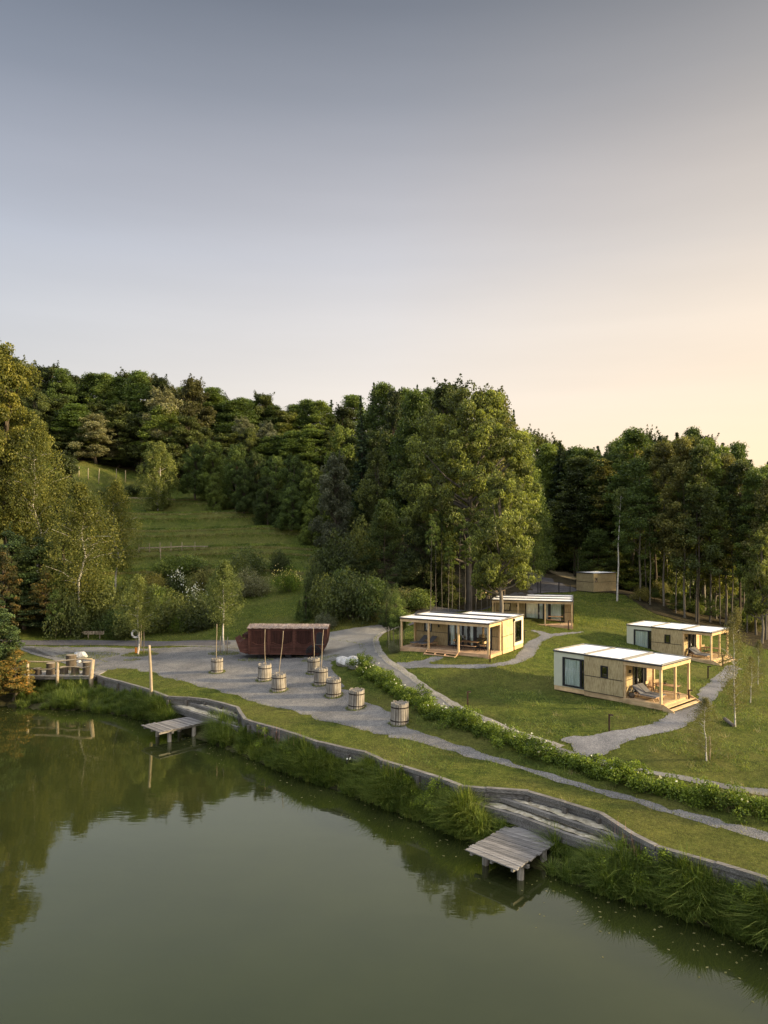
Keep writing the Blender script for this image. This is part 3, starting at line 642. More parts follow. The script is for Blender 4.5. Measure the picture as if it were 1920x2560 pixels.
for bi, ub_, vt, ut, lb in ((0,541.5,1560,541.5,'thin straight pole standing in the barrel farthest left'),(1,663,1573,662,'upright pole standing in the barrel before the middle of the red wagon'),
        (2,698,1577,708,'leaning pole standing in the front barrel of the left pair'),(3,785,1569,784.5,'upright pole in the barrel beside the wagon wheel'),(4,802,1574,809,'slightly leaning pole in the barrel just right of the wagon wheel')):
    b = BLOC[bi]; base = Vector(((ub_-CX)/F*b.y, b.y, b.z+1.30)); pole(base, ptop(ut, vt, b.y-.02), .027, lb)
q = wallpt(382, 1.1)+Vector((0,-.35,0)); pole(q, ptop(374,1613,q.y), .13, 'tall pale crooked pole standing alone at the timber wall', 'pole', 'stick_wood', None, 'pole', 9)
# ------------------------------------------------------------------ red wooden wagon
wq = G(720,1644); wz = wq.z; wx0 = (620-CX)/F*70.2; wx1 = (818-CX)/F*70.2
wg = empty('wagon', ((wx0+wx1)/2, 70.2, wz), R(-1.5), 'long dark red wooden caravan shaped like a boat, parked on the gravel', 'wagon')
hw = (wx1-wx0)/2; D2 = 2.6
hull = [(-hw,.42),(hw*.80,.42),(hw*.90,.75),(hw*.965,1.35),(hw,2.1),(hw,2.95),(-hw,2.95)]
MB().prism(hull, 0, D2).build('body', M['red_wood'], wg)
m = MB()
for z in np.arange(.55, 1.35, .16): m.box(-hw+.05, hw*.80, -.025, 0.01, z, z+.13)
m.build('side_planks', M['red_wood'], wg)
MB().box(-hw-.01, hw+.01, -.07, .0, 2.83, 2.96).build('top_rail', M['red_wood'], wg)
for x in (-hw+.10, -hw+2.05, -hw+4.55, hw-1.35): MB().box(x-.11, x+.11, -.07, .0, .42, 2.83).build('frame_post', M['red_wood'], wg)
MB().box(-hw, hw*.8, -.055, 0, .40, .52).build('sill_beam', M['red_wood'], wg)
def shutter(xa, xb):
    s = MB(); n = 9; w = (xb-xa)/n
    for k in range(n):
        x0 = xa+k*w; xc = (x0+w/2-(xa+xb)/2)/((xb-xa)/2); zb = 1.42+.26*(xc*xc)
        s.box(x0+.012, x0+w-.012, -.045, .0, zb, 2.72)
    o = s.build('shutter', M['red_plank'], wg); r = MB(); pts = []
    for k in range(13): t = -1+2*k/12; pts.append(((xa+xb)/2+t*(xb-xa)/2, -.05, 1.36+.26*t*t))
    r.tube(pts, .035, 6); r.build('arched_rail', M['red_wood'], o)
for a, b in ((-hw+.36,-hw+1.85),(-hw+2.3,-hw+4.35),(-hw+4.8,hw-1.6)): shutter(a, b)
win = [(hw-1.08,1.45),(hw-.36,1.45),(hw-.36,2.35),(hw-.46,2.55),(hw-.72,2.64),(hw-.98,2.55),(hw-1.08,2.35)]
MB().prism(win, -.03, .01).build('window', M['interior_black'] if 'interior_black' in M else M['dark_metal'], wg)
MB().box(hw-1.16, hw-.28, -.06, .0, 1.38, 1.44).build('window_sill', M['grey_wood_x'], wg)
rf = MB(); nst = 34
for k in range(nst):
    x0 = -hw-.12+k*(2*hw+.24)/nst; x1 = x0+(2*hw+.24)/nst*.93; dz = rd.uniform(-.012,.02)
    for sgn in (0, 1):
        ya, yb = (-.16, D2/2) if sgn == 0 else (D2+.16, D2/2); za, zb = 2.97+dz+rd.uniform(-.02,.02), 3.24+dz
        rf.add([(x0,ya,za),(x1,ya,za),(x1,yb,zb),(x0,yb,zb),(x0,ya,za+.05),(x1,ya,za+.05),(x1,yb,zb+.05),(x0,yb,zb+.05)],
               [(0,1,2,3),(7,6,5,4),(0,4,5,1),(1,5,6,2),(2,6,7,3),(3,7,4,0)])
rf.build('roof', M['shingle'], wg)
MB().prism([(-hw,2.95),(hw,2.95),(hw,3.0),(-hw,3.0)], -.1, D2+.1).build('eaves_board', M['red_wood'], wg)
g2 = MB(); 
for x in (-hw+.0, hw-.06): g2.add([(x,0,2.96),(x,D2,2.96),(x,D2/2,3.20),(x+.06,0,2.96),(x+.06,D2,2.96),(x+.06,D2/2,3.20)], [(0,1,2),(5,4,3),(0,3,4,1),(1,4,5,2),(2,5,3,0)])
g2.build('gable', M['red_plank'], wg)
prow = [(-hw,.42),(-hw,2.05),(-hw-.28,2.02),(-hw-.52,1.78),(-hw-.82,1.55),(-hw-1.08,1.65),(-hw-1.36,2.02),(-hw-1.30,1.75),(-hw-1.05,1.05),(-hw-.86,.58),(-hw-.3,.42)]
MB().prism(prow, .25, D2-.25).build('prow', M['red_wood'], wg)
MB().box(-hw-.62, -hw-.02, .1, D2-.1, 2.02, 2.36).build('driver_box', M['red_plank'], wg)
wh = MB().tube([Vector((math.cos(a)*.62, 0, math.sin(a)*.62)) for a in [2*math.pi*k/24 for k in range(25)]], .045, 6, False)
wo_ = wh.build('wheel', M['hoop_metal'], wg, (hw-1.35, -.22, .60)); sp = MB()
for k in range(10): a = 2*math.pi*k/10; sp.beam((math.cos(a)*.08,0,math.sin(a)*.08), (math.cos(a)*.60,0,math.sin(a)*.60), .05, .05)
sp.tube([(0,-.08,0),(0,.3,0)], .11, 10); sp.build('spokes', M['red_plank'], wo_)
MB().prism([(hw-1.35+.78*math.cos(a), .60+.78*math.sin(a)) for a in [math.pi*k/12 for k in range(13)]], -.035, .0).build('wheel_arch', M['dark_metal'], wg)
w2 = copy_tree(wo_, wg); w2.location = (-hw+1.5, .35, .45); w2.scale = (.72,1,.72)
for x in (-hw+1.2, 0, hw-2.0): MB().box(x-.3, x+.3, .35, D2-.35, -.05, .42).build('undercarriage', M['dark_metal'], wg)
# ------------------------------------------------------------------ sign, lifebuoy
sq = G(232,1597); sy = sq.y
sg = empty('signpost', sq, 0, 'low arrow shaped wooden sign reading POT K JEZERU below the white birch', 'sign')
uw = lambda u: (u-232)/F*sy
vz = lambda v: (1597-v)/F*sy
MB().prism([(uw(261),vz(1577.5)),(uw(210),vz(1577.8)),(uw(204),vz(1581.5)),(uw(212),vz(1586)),(uw(260),vz(1585.8))], -.06, 0).build('board', M['stick_wood'], sg)
for x in (uw(220), uw(248.5)): MB().tube([(x,.06,-.3),(x+.03,.06,vz(1578))], .07, 8).build('post', M['stick_wood'], sg)
fc = bpy.data.curves.new('lettering', 'FONT'); fc.body = 'POT K JEZERU'; fc.size = .40; fc.extrude = .008; fc.align_x = 'CENTER'; fc.align_y = 'CENTER'; fc.space_character = 1.12
fo = bpy.data.objects.new('t', fc); COL.objects.link(fo); bpy.context.view_layer.update()
me = bpy.data.meshes.new_from_object(fo.evaluated_get(bpy.context.evaluated_depsgraph_get())); bpy.data.objects.remove(fo)
me.materials.append(M['letter_dark']); wd = max(v.co.x for v in me.vertices)-min(v.co.x for v in me.vertices); lt = bpy.data.objects.new('lettering', me); COL.objects.link(lt)
lt.parent = sg; lt.rotation_euler = (R(90),0,0); lt.location = ((uw(214)+uw(258))/2, -.075, (vz(1577.6)+vz(1586))/2); lt.scale = ((uw(258)-uw(214))/wd*.98, 1.0, 1)
lb_ = G(340,1634); Y = lb_.y
lbo = empty('lifebuoy_stand', lb_, 0, 'white ring lifebuoy hanging on a thin stand with an orange base beside the birch', 'lifebuoy stand')
MB().tube([(0,0,-.2),(0,0,(1634-1572)/F*Y)], .035, 8).build('post', M['grey_wood_z'], lbo)
tr_ = MB(); n1, n2 = 20, 8; rr = .38; vs = []
for i in range(n1):
    a = 2*math.pi*i/n1
    for j in range(n2): b = 2*math.pi*j/n2; vs.append(((rr+.10*math.cos(b))*math.cos(a), .08*math.sin(b)-.12, (rr+.10*math.cos(b))*math.sin(a)))
tr_.add(vs, [(i*n2+j, ((i+1)%n1)*n2+j, ((i+1)%n1)*n2+(j+1)%n2, i*n2+(j+1)%n2) for i in range(n1) for j in range(n2)], True)
tr_.build('ring', M['white_paint'], lbo, (0,0,(1634-1584)/F*Y))
m = MB(); 
for a in (.8, 2.35, 3.9, 5.5): m.box(math.cos(a)*.38-.11, math.cos(a)*.38+.11, -.215, -.02, math.sin(a)*.38-.05, math.sin(a)*.38+.05)
m.build('ring_band', M['grey_metal'], lbo, (0,0,(1634-1584)/F*Y))
MB().box(-.09,.09,-.09,.09,0,.66).build('orange_base', M['orange_paint'], lbo)
# ------------------------------------------------------------------ bollard lamps
def bollard():
    o = empty('bollard_lamp'); MB().box(-.05,.05,-.06,.06,-.1,1.02).build('post', M['rust_metal'], o); h = MB().box(-.05,.24,-.06,.06,1.02,1.10).build('lamp_head', M['rust_metal'], o)
    MB().box(.08,.22,-.04,.04,1.005,1.018).build('lens', M['white_paint'], h); return o
bl = None
for u, v, lb in ((1169,1767,'rusty bollard lamp alone on the lawn above the road bend'),(1523,1829,'rusty bollard lamp at the inner side of the path below the nearest cabin'),(1225,1656,'bollard lamp at the front right corner of the cabin beside the road'),
        (1310,1602,'bollard lamp on the small lawn between the two wide porch cabins'),(1421,1576,'bollard lamp at the right end of the cabin under the oak branch'),(1770,1697,'bollard lamp on the lawn between the two right cabins'),
        (1807,1667,'bollard lamp at the porch steps of the far right cabin'),(1722,1762,'bollard lamp half hidden by twigs at the porch of the nearest cabin')):
    if bl is None: bl = bollard(); o = bl
    else: o = copy_tree(bl)
    q = G(u, v); o.location = q; o.rotation_euler = (0,0,rd.uniform(-.4,.4)); tag(o, lb, 'lamp', 'bollard lamps along the cabin paths')
# ------------------------------------------------------------------ cabins
def box(o, name, mat, *b): return MB().box(*b).build(name, M[mat], o)
def window(o, x0, x1, z0, z1, y, mull=(), curtain=True, fr=.07, out=.04, face='x', deep=.11, nm='window', cur=None):
    """window in a wall facing -y (face x) or +x (face y): dark frame, glass, curtain behind"""
    f = MB(); T = (lambda a,b,c,d,e,g: (a,b,c,d,e,g)) if face == 'x' else (lambda a,b,c,d,e,g: (y-(d-y), y-(c-y), a, b, e, g))
    ya, yb = y-out, y+.08
    f.box(*T(x0,x0+fr,ya,yb,z0,z1)); f.box(*T(x1-fr,x1,ya,yb,z0,z1)); f.box(*T(x0+fr,x1-fr,ya,yb,z0,z0+fr)); f.box(*T(x0+fr,x1-fr,ya,yb,z1-fr,z1))
    for (a, b) in mull: f.box(*T(a,b,ya+.005,yb,z0+fr,z1-fr))
    w = f.build(nm, M['dark_metal'], o)
    g = MB().box(*T(x0+fr,x1-fr,y+.03,y+.038,z0+fr,z1-fr)).build('glass', M['window_glass'], w)
    if curtain:
        for (a, b) in (cur or [(x0+fr, x1-fr)]):
            n = max(6, int((b-a)/.09)); vs = []
            for k in range(n+1):
                xx = a+(b-a)*k/n; yy = y+deep+(.035 if k % 2 else -.02)
                p = (xx, yy) if face == 'x' else (y-(yy-y), xx); vs += [(p[0],p[1],z0+.02),(p[0],p[1],z1)]
            c = MB(); c.add(vs, [(2*k,2*k+2,2*k+3,2*k+1) for k in range(n)]); c.build('curtain', M['curtain'], w)
    return w
def roofslab(o, x0, x1, y0, y1, z, mx=.04, my=.04):
    r = box(o, 'roof', 'dark_metal', x0-.05, x1+.05, y0-.05, y1+.05, z-.07, z)
    box(r, 'gravel_top', 'roof_gravel', x0+mx, x1-mx, y0+.06, y1-my, z, z+.03)
    e = MB(); e.box(x0-.05,x1+.05,y1-.04,y1+.05,z,z+.09); e.box(x0-.05,x0+.04,y0+.04,y1-.04,z,z+.09); e.box(x1-.04,x1+.05,y0+.04,y1-.04,z,z+.09); e.box(x0-.05,x1+.05,y0-.05,y0+.04,z,z+.05)
    e.build('roof_edge', M['grey_metal'], r); return r
def boards(x0, x1, y0, y1, z, n, along='x'):
    m = MB()
    for k in range(n):
        if along == 'x': a = y0+(y1-y0)*k/n; m.box(x0, x1, a, a+(y1-y0)/n*.95, z-.04, z+rd.uniform(-.003,.003))
        else: a = x0+(x1-x0)*k/n; m.box(a, a+(x1-x0)/n*.95, y0, y1, z-.04, z+rd.uniform(-.003,.003))
    return m
ZR = 3.12
def cabin_small():
    o = empty('cabin'); L1, L2, L3, W = 2.75, 5.9, 8.75, 4.45
    # left module, sage panels
    box(o, 'plinth', 'fresh_wood_x', .02, L1, .14, W-.02, .10, .44)
    box(o, 'base_board', 'dark_metal', .06, L3-.1, .3, W-.2, -.6, .10)
    MB().wall_x(0, L1, .44, ZR-.07, .12, .26, [(.78, 2.72, .50, 2.72)]).build('sage_wall', M['sage_panel'], o)
    MB().wall_y(.26, W, .44, ZR-.07, 0, .14, []).build('sage_wall', M['sage_panel'], o)
    box(o, 'sage_wall', 'sage_panel', .14, L1, W-.14, W, .44, ZR-.07); box(o, 'floor', 'deck_wood', .14, L2-.14, .26, W-.14, .40, .44)
    window(o, .78, 2.72, .50, 2.72, .12, [(2.30, 2.44)], cur=[(.92, 2.28)], fr=.12)
    # middle module, straw cladding
    box(o, 'plinth', 'fresh_wood_x', L1, L2, -.02, .12, .08, .42)
    MB().wall_x(L1, L2, .44, ZR-.07, -.04, .14, [(4.12, 4.72, 1.62, 2.52)]).build('straw_wall', M['straw_cladding'], o)
    box(o, 'straw_wall', 'straw_cladding', L1, L2, W-.14, W, .44, ZR-.07)
    MB().wall_y(.14, W-.14, .44, ZR-.07, L2-.14, L2, [(1.35, 3.35, .44, 2.72)]).build('straw_wall', M['straw_cladding'], o)
    j = MB(); j.box(L1+.01, 4.10, -.055, -.04, 1.60, 1.645); j.box(4.74, L2-.01, -.055, -.04, 1.60, 1.645); j.box(L1, L2, -.055, -.04, .44, .475); j.box(L2, L2+.015, .14, 1.3, 1.60, 1.645); j.build('joint_strip', M['dark_metal'], o)
    window(o, 4.12, 4.72, 1.62, 2.52, -.04, [], False, .09)
    wd = window(o, 1.35, 3.35, .46, 2.70, L2, [(1.92, 2.06), (2.85, 3.0)], True, .12, .05, 'y', .15, 'glass_door', [(1.5,1.85),(2.1,2.4)]); box(wd, 'handle', 'white_paint', L2+.06, L2+.10, 1.96, 2.0, 1.35, 1.55)
    box(o, 'timber_wall', 'deck_wood', L2, L2+.06, 3.37, W-.02, .44, 2.78); box(o, 'wall_lamp', 'dark_metal', L2+.02, L2+.14, .78, .90, 2.12, 2.34)
    # porch
    boards(L2+.02, L3, .02, W, .44, 32).build('deck', M['fresh_wood_x'], o)
    p = MB()
    for z in (.06, .25): p.box(L2, L3, -.05, .0, z, z+.175)
    p.build('deck_fascia', M['fresh_wood_x'], o); MB().box(L3, L3+.04, .0, W, .08, .395).build('deck_fascia', M['fresh_wood_x'], o)
    for x, y in ((L2+.09, .08), (L3-.10, .08), (L3-.10, 2.22), (L3-.10, W-.09), (L2+.09, W-.09)): box(o, 'post', 'fresh_wood', x-.075, x+.075, y-.075, y+.075, .44, 2.80)
    f = MB(); f.box(L2, L3+.02, -.02, .06, 2.80, ZR-.07); f.box(L3-.06, L3+.02, .06, W, 2.80, ZR-.07); f.box(L2, L3-.06, W-.08, W, 2.80, ZR-.07); f.build('fascia', M['fresh_wood_x'], o)
    box(o, 'ceiling', 'fresh_wood_x', L2, L3-.06, .06, W-.08, ZR-.13, ZR-.075)
    s = MB()
    for x, z in ((L3+.05, .27), (L3+.42, .12)):
        s.box(x, x+.34, .15, W-.1, z-.04, z)
    st = s.build('steps', M['fresh_wood'], o)
    for y in (0.02, W-.12):
        MB().prism([(L3+.02,.44),(L3+.10,.44),(L3+.85,.06),(L3+.85,-.08),(L3+.02,-.08)], y, y+.06).build('stringer', M['fresh_wood_x'], st)
    roofslab(o, 0, L1-.10, .12, W, ZR, .17); roofslab(o, L1+.03, L2-.10, -.04, W, ZR+.02, .17); roofslab(o, L2+.03, L3, -.02, W, ZR, .17)
    b = MB(); b.box(.14, L2-.14, W/2-.05, W/2+.05, .44, ZR-.1); b.build('inner_wall', M['interior'], o)
    return o
def cabin_wide(cur=[(3.75,4.15),(5.8,6.15),(7.4,7.85)]):
    o = empty('cabin'); Wd, D1, D2_, D3 = 8.9, 2.75, 5.6, 8.2
    box(o, 'base_board', 'dark_metal', .1, Wd-.1, .2, D3-.2, -.6, .08)
    boards(.02, Wd-.02, .0, D1, .44, 20).build('deck', M['deck_wood'], o)
    p = MB()
    for z in (.02, .21): p.box(.0, 2.85, -.045, .0, z, z+.18); p.box(6.0, Wd, -.045, .0, z, z+.18)
    p.box(2.85, 6.0, -.02, .0, .25, .40); p.build('deck_fascia', M['deck_wood_x'], o)
    box(o, 'deck_fascia', 'deck_wood_x', Wd, Wd+.04, 0, D1, .04, .395); box(o, 'deck_fascia', 'deck_wood_x', -.04, 0, 0, D1, .04, .395)
    s = MB(); s.box(2.88, 5.97, -.42, -.10, .24, .28); s.box(2.88, 5.97, -.80, -.46, .09, .13); st = s.build('steps', M['deck_wood_x'], o)
    q = MB()
    for x in (3.9, 4.9): MB().box(x, x+.05, -.7, -.1, 0, .235).build('stringer', M['deck_wood_x'], st)
    for x in (2.84, 5.97): MB_ = MB(); MB_.add([(x,-.02,.44),(x,-.85,.06),(x,-.85,-.06),(x,-.02,-.06),(x+.05,-.02,.44),(x+.05,-.85,.06),(x+.05,-.85,-.06),(x+.05,-.02,-.06)], [(0,1,2,3),(7,6,5,4),(0,4,5,1),(1,5,6,2),(2,6,7,3),(3,7,4,0)]); MB_.build('stringer', M['deck_wood_x'], st)
    for x, y in ((.09,.08),(2.93,.08),(5.92,.08),(Wd-.09,.08),(.09,D1-.16),(Wd-.09,D1-.16)): box(o, 'post', 'fresh_wood', x-.075, x+.075, y-.075, y+.075, .44, 2.80)
    f = MB(); f.box(-.02, Wd+.02, -.02, .06, 2.80, ZR-.07); f.box(-.02, .06, .06, D1, 2.80, ZR-.07); f.box(Wd-.06, Wd+.02, .06, D1, 2.80, ZR-.07); f.build('fascia', M['fresh_wood_x'], o)
    box(o, 'ceiling', 'fresh_wood_x', .06, Wd-.06, .06, D1, ZR-.13, ZR-.075)
    # middle module
    MB().wall_x(0.02, Wd-.02, .44, ZR-.15, D1, D1+.15, [(1.05,1.85,1.62,2.55),(3.55,8.0,.44,2.74)]).build('straw_wall', M['straw_cladding'], o)
    j = MB(); j.box(.2, 1.03, D1-.015, D1, 1.60, 1.645); j.box(1.87, 3.5, D1-.015, D1, 1.60, 1.645); j.box(8.02, Wd-.2, D1-.015, D1, 1.60, 1.645); j.build('joint_strip', M['dark_metal'], o)
    window(o, 1.05, 1.85, 1.62, 2.55, D1, [], False, .09)
    wd = window(o, 3.55, 8.0, .46, 2.72, D1, [(5.0,5.16),(5.55,5.75),(6.15,6.45)], True, .12, .05, 'x', .22, 'glass_door', cur)
    box(wd, 'handle', 'white_paint', 5.12, 5.16, D1-.10, D1-.05, 1.30, 1.55); box(o, 'wall_lamp', 'dark_metal', 2.55, 2.67, D1-.12, D1, 2.12, 2.34)
    box(o, 'side_wall', 'fresh_wood', Wd-.17, Wd, D1+.15, D2_, .44, ZR-.07); box(o, 'side_wall', 'fresh_wood', 0, .17, D1+.15, D2_, .44, ZR-.07)
    box(o, 'plinth', 'fresh_wood_x', Wd-.15, Wd+.02, D1, D2_, .06, .42); box(o, 'joint_strip', 'dark_metal', Wd, Wd+.015, D1+.05, D2_-.02, 1.60, 1.645)
    box(o, 'floor', 'deck_wood', .17, Wd-.17, D1+.15, D2_-.15, .40, .44); box(o, 'back_wall', 'interior', .17, Wd-.17, D2_-.15, D2_, .44, ZR-.1)
    for y in (D1+.02, D2_): 
        MB().tube([(Wd+.06,y,ZR-.12),(Wd+.06,y,ZR-.38),(Wd+.06,y+.03,ZR-.5),(Wd+.06,y+.03,.02)], .045, 8).build('downpipe', M['dark_metal'], o)
    box(o, 'rain_hopper', 'dark_metal', Wd+.015, Wd+.16, D2_-.09, D2_+.09, ZR-.32, ZR-.10)
    # back module
    MB().wall_y(D2_, D3, .44, ZR-.07, Wd-.15, Wd, [(D2_+.45, D3-.55, .75, 2.72)]).build('cream_wall', M['cream_panel'], o)
    box(o, 'cream_wall', 'cream_panel', 3.5, Wd-.15, D3-.15, D3, .44, ZR-.07); box(o, 'cream_wall', 'cream_panel', 3.5, 3.65, D2_, D3-.15, .44, ZR-.07)
    box(o, 'plinth', 'fresh_wood_x', 3.5, Wd-.02, D2_, D3-.02, .06, .44)
    window(o, D2_+.45, D3-.55, .75, 2.72, Wd, [], True, .10, .05, 'y', .12, 'window', [(D2_+.55, D2_+1.1)])
    roofslab(o, 0, Wd, -.02, D1-.05, ZR, .08, .75); roofslab(o, .15, Wd, D1+.05, D2_-.03, ZR+.02, .08, .75); roofslab(o, 3.5, Wd, D2_+.03, D3, ZR, .08, .35)
    # interior table and lamp seen through the glass
    i = MB(); i.box(6.4,7.6,D1+1.2,D1+1.8,1.12,1.16); i.box(6.5,6.56,D1+1.25,D1+1.31,.44,1.12); i.box(7.44,7.5,D1+1.25,D1+1.31,.44,1.12); i.build('indoor_table', M['teak'], o)
    MB().tube([(7.0,D1+1.5,2.9),(7.0,D1+1.5,2.05),(7.0,D1+1.5,1.85)], [.008,.008,.14], 10).build('pendant_lamp', M['white_paint'], o)
    return o
def lounger(cush='fabric_grey'):
    o = empty('sun_lounger'); f = MB()
    f.beam((0,-.3,.30),(1.95,-.3,.30),.05,.07); f.beam((0,.3,.30),(1.95,.3,.30),.05,.07); f.beam((.05,-.3,.30),(.05,.3,.30),.05,.05); f.beam((1.9,-.3,.30),(1.9,.3,.30),.05,.05); f.build('frame', M['teak'], o)
    for x, y, dx in ((.2,-.28,-.12),(.2,.28,-.12),(1.65,-.28,.15),(1.65,.28,.15)): MB().beam((x,y,.29),(x+dx,y,0),.05,.05).build('leg', M['teak'], o)
    s = MB(); s.box(.68,1.95,-.29,.29,.335,.40); s.build('seat_pad', M[cush], o)
    MB().add([], []) ; b = MB(); b.beam((.70,0,.37),(.02,0,.86),.58,.065); b.build('backrest', M[cush], o); MB().beam((.25,0,.30),(.22,0,.68),.04,.04).build('prop', M['teak'], o)
    return o
def chair():
    o = empty('porch_chair'); 
    for x, y, h in ((-.22,-.22,.45),(.22,-.22,.45),(-.22,.22,.85),(.22,.22,.85)): MB().beam((x*1.1,y*1.1,0),(x,y,h),.03,.03).build('leg', M['dark_metal'], o)
    MB().box(-.24,.24,-.24,.22,.43,.46).build('seat', M['teak'], o); MB().box(-.24,.24,.20,.235,.64,.86).build('backrest', M['light_teak'], o); return o
def table():
    o = empty('porch_table'); MB().box(-.85,.85,-.42,.42,.72,.75).build('tabletop', M['teak'], o)
    for s in (-1, 1):
        for t in (-1, 1): MB().beam((s*.76,t*.36,0),(s*.62,t*.30,.72),.035,.035).build('leg', M['dark_metal'], o)
    MB().beam((-.66,0,.25),(.66,0,.25),.03,.03).build('stretcher', M['dark_metal'], o); return o
def bench():
    o = empty('bench'); MB().box(-.75,.75,-.17,.17,.42,.455).build('seat', M['teak'], o)
    for s in (-1, 1):
        for t in (-1, 1): MB().beam((s*.68,t*.15,0),(s*.58,t*.12,.42),.03,.03).build('leg', M['dark_metal'], o)
    return o
woodmat('light_teak', (.42,.29,.15), (.56,.41,.24), (.68,.53,.34), 0, fine=20)
woodmat('deck_wood_x', (.36,.20,.11), (.52,.33,.19), (.62,.44,.27), 0, fine=14)
def put(o, cab, x, y, rz, z=.445):
    c, s = math.cos(cab.rotation_euler.z), math.sin(cab.rotation_euler.z)
    o.location = (cab.location.x+c*x-s*y, cab.location.y+s*x+c*y, cab.location.z+z); o.rotation_euler = (0,0,cab.rotation_euler.z+rz)
protos = {}
def get(nm, fn):
    if nm not in protos: protos[nm] = fn(); return protos[nm]
    return copy_tree(protos[nm])
def ang(a, b): return math.atan2(b.y-a.y, b.x-a.x)
# nearest cabin C and far right cabin E
C0 = P(1382.7,1726.5,2.98); C1 = P(1652,1777,2.98)
E1 = P(1781,1662.5,2.5); aE = R(-45)
cabC = get('small', cabin_small); cabC.location = C0; cabC.rotation_euler = (0,0,ang(C0, C1)); tag(cabC, 'nearest cabin with sage and straw walls and an open porch, at the path curve', 'cabin', 'flat roofed holiday cabins')
cabE = get('small', cabin_small); cabE.rotation_euler = (0,0,aE); cabE.location = E1-Vector((math.cos(aE), math.sin(aE), 0))*8.8; tag(cabE, 'sage and straw cabin with open porch farther back, just behind the nearest cabin', 'cabin', 'flat roofed holiday cabins')
B0 = P(1001,1628,4.28); B1 = P(1223,1650,4.28); aB = ang(B0, B1)
cabB = get('wide', cabin_wide); cabB.location = B0; cabB.rotation_euler = (0,0,aB); tag(cabB, 'wide cabin with a full front porch and loungers, beside the road bend', 'cabin', 'flat roofed holiday cabins')
D1_ = P(1431.5,1574,4.6); aD = R(-15)
cabD = cabin_wide([(3.68,5.0),(5.17,5.55),(5.76,6.14),(6.46,7.6)]); cabD.rotation_euler = (0,0,aD); cabD.location = D1_-Vector((math.cos(aD), math.sin(aD), 0))*8.9; tag(cabD, 'wide cabin half hidden behind an oak branch, with pale curtains', 'cabin', 'flat roofed holiday cabins')
for cab, w in ((cabC, 'nearest cabin'), (cabE, 'far right cabin')):
    for k, (y) in enumerate((.75, 1.5)):
        o = get('lounger', lounger); put(o, cab, 6.35, y, R(-8), .445); tag(o, ('wooden lounger nearer the open side on the porch of the %s' if k == 0 else 'wooden lounger nearer the glass door on the porch of the %s') % w, 'sun lounger', 'porch sun loungers')
    o = get('table', table); put(o, cab, 7.6, 3.15, R(0)); tag(o, 'wooden dining table on the porch of the %s' % w, 'table', 'porch dining tables')
    for k, (x, y, rz) in enumerate(((6.45, 2.85, R(95)), (6.65, 3.75, R(70)))):
        o = get('chair', chair); put(o, cab, x, y, rz); tag(o, ('chair at the near end of the table on the porch of the %s' if k == 0 else 'chair at the back of the table on the porch of the %s') % w, 'chair', 'porch chairs')
    o = get('bench', bench); put(o, cab, 8.15, 2.35, R(8)); tag(o, 'short wooden bench beside the table on the porch of the %s' % w, 'bench', 'porch benches')
for k, x in enumerate((.75, 1.65)):
    o = get('lounger', lounger); put(o, cabB, x+.75, 2.35, R(-105), .445); tag(o, ('grey lounger nearest the left end of the porch beside the road bend', 'grey lounger under the small window of the porch beside the road bend')[k], 'sun lounger', 'porch sun loungers')
o = get('table', table); put(o, cabB, 6.3, 1.75, 0); tag(o, 'wooden table before the glass doors of the porch beside the road bend', 'table', 'porch dining tables')
for x, rz, s in ((4.95, R(90), 'left'), (7.55, R(-90), 'right')):
    o = get('chair', chair); put(o, cabB, x, 1.75, rz); tag(o, 'chair at the %s end of the table on the porch beside the road bend' % s, 'chair', 'porch chairs')
o = get('bench', bench); put(o, cabB, 6.4, 1.05, 0); tag(o, 'long bench in front of the table on the porch beside the road bend', 'bench', 'porch benches')
o = get('table', table); put(o, cabD, 7.0, 1.85, 0); tag(o, 'wooden table on the porch of the cabin behind the oak branch', 'table', 'porch dining tables')
o = get('bench', bench); put(o, cabD, 6.9, 1.1, 0); tag(o, 'bench on the porch of the cabin behind the oak branch', 'bench', 'porch benches')
# potted twig basket beside the nearest lounger, pot on tables
def pot(lbl, cab, x, y, z):
    o = empty('flower_pot'); put(o, cab, x, y, 0, z); tag(o, lbl, 'flower pot', 'small pots on the porches')
    MB().tube([(0,0,0),(0,0,.12)], [.07,.09], 10).build('pot', M['bark'], o); m = MB(); rg = random.Random(3)
    for k in range(40):
        a = rg.uniform(0,6.3); e = rg.uniform(.3,1.4); r_ = rg.uniform(.06,.14); c = Vector((math.cos(a)*math.cos(e)*r_, math.sin(a)*math.cos(e)*r_, .12+math.sin(e)*r_)); d = Vector((rg.uniform(-.04,.04),rg.uniform(-.04,.04),.03)); m.add([c-d,c+Vector((.03,0,0)),c+d],[(0,1,2)])
    m.build('plant', M['leaf_green'], o)
pot('small dark pot with a plant on the table of the nearest cabin porch', cabC, 7.45, 3.2, 1.197); pot('small dark pot with a plant on the table of the far right cabin porch', cabE, 7.45, 3.2, 1.197)
bk = empty('flower_basket'); put(bk, cabC, 6.3, .45, 0, .445); tag(bk, 'brown basket with white blossoms on the porch floor beside the nearest loungers', 'basket')
MB().tube([(0,0,0),(0,0,.18),(0,0,.34)], [.16,.24,.20], 12).build('basket', M['bark'], bk); m = MB(); rg = random.Random(4)
for k in range(26):
    a = rg.uniform(0,6.3); r_ = rg.uniform(.05,.30); h_ = rg.uniform(.35,.85); c = Vector((math.cos(a)*r_, math.sin(a)*r_, h_)); m.tube([(0,0,.3), c], [.008,.006], 4)
m.build('twigs', M['bark'], bk); m = MB()
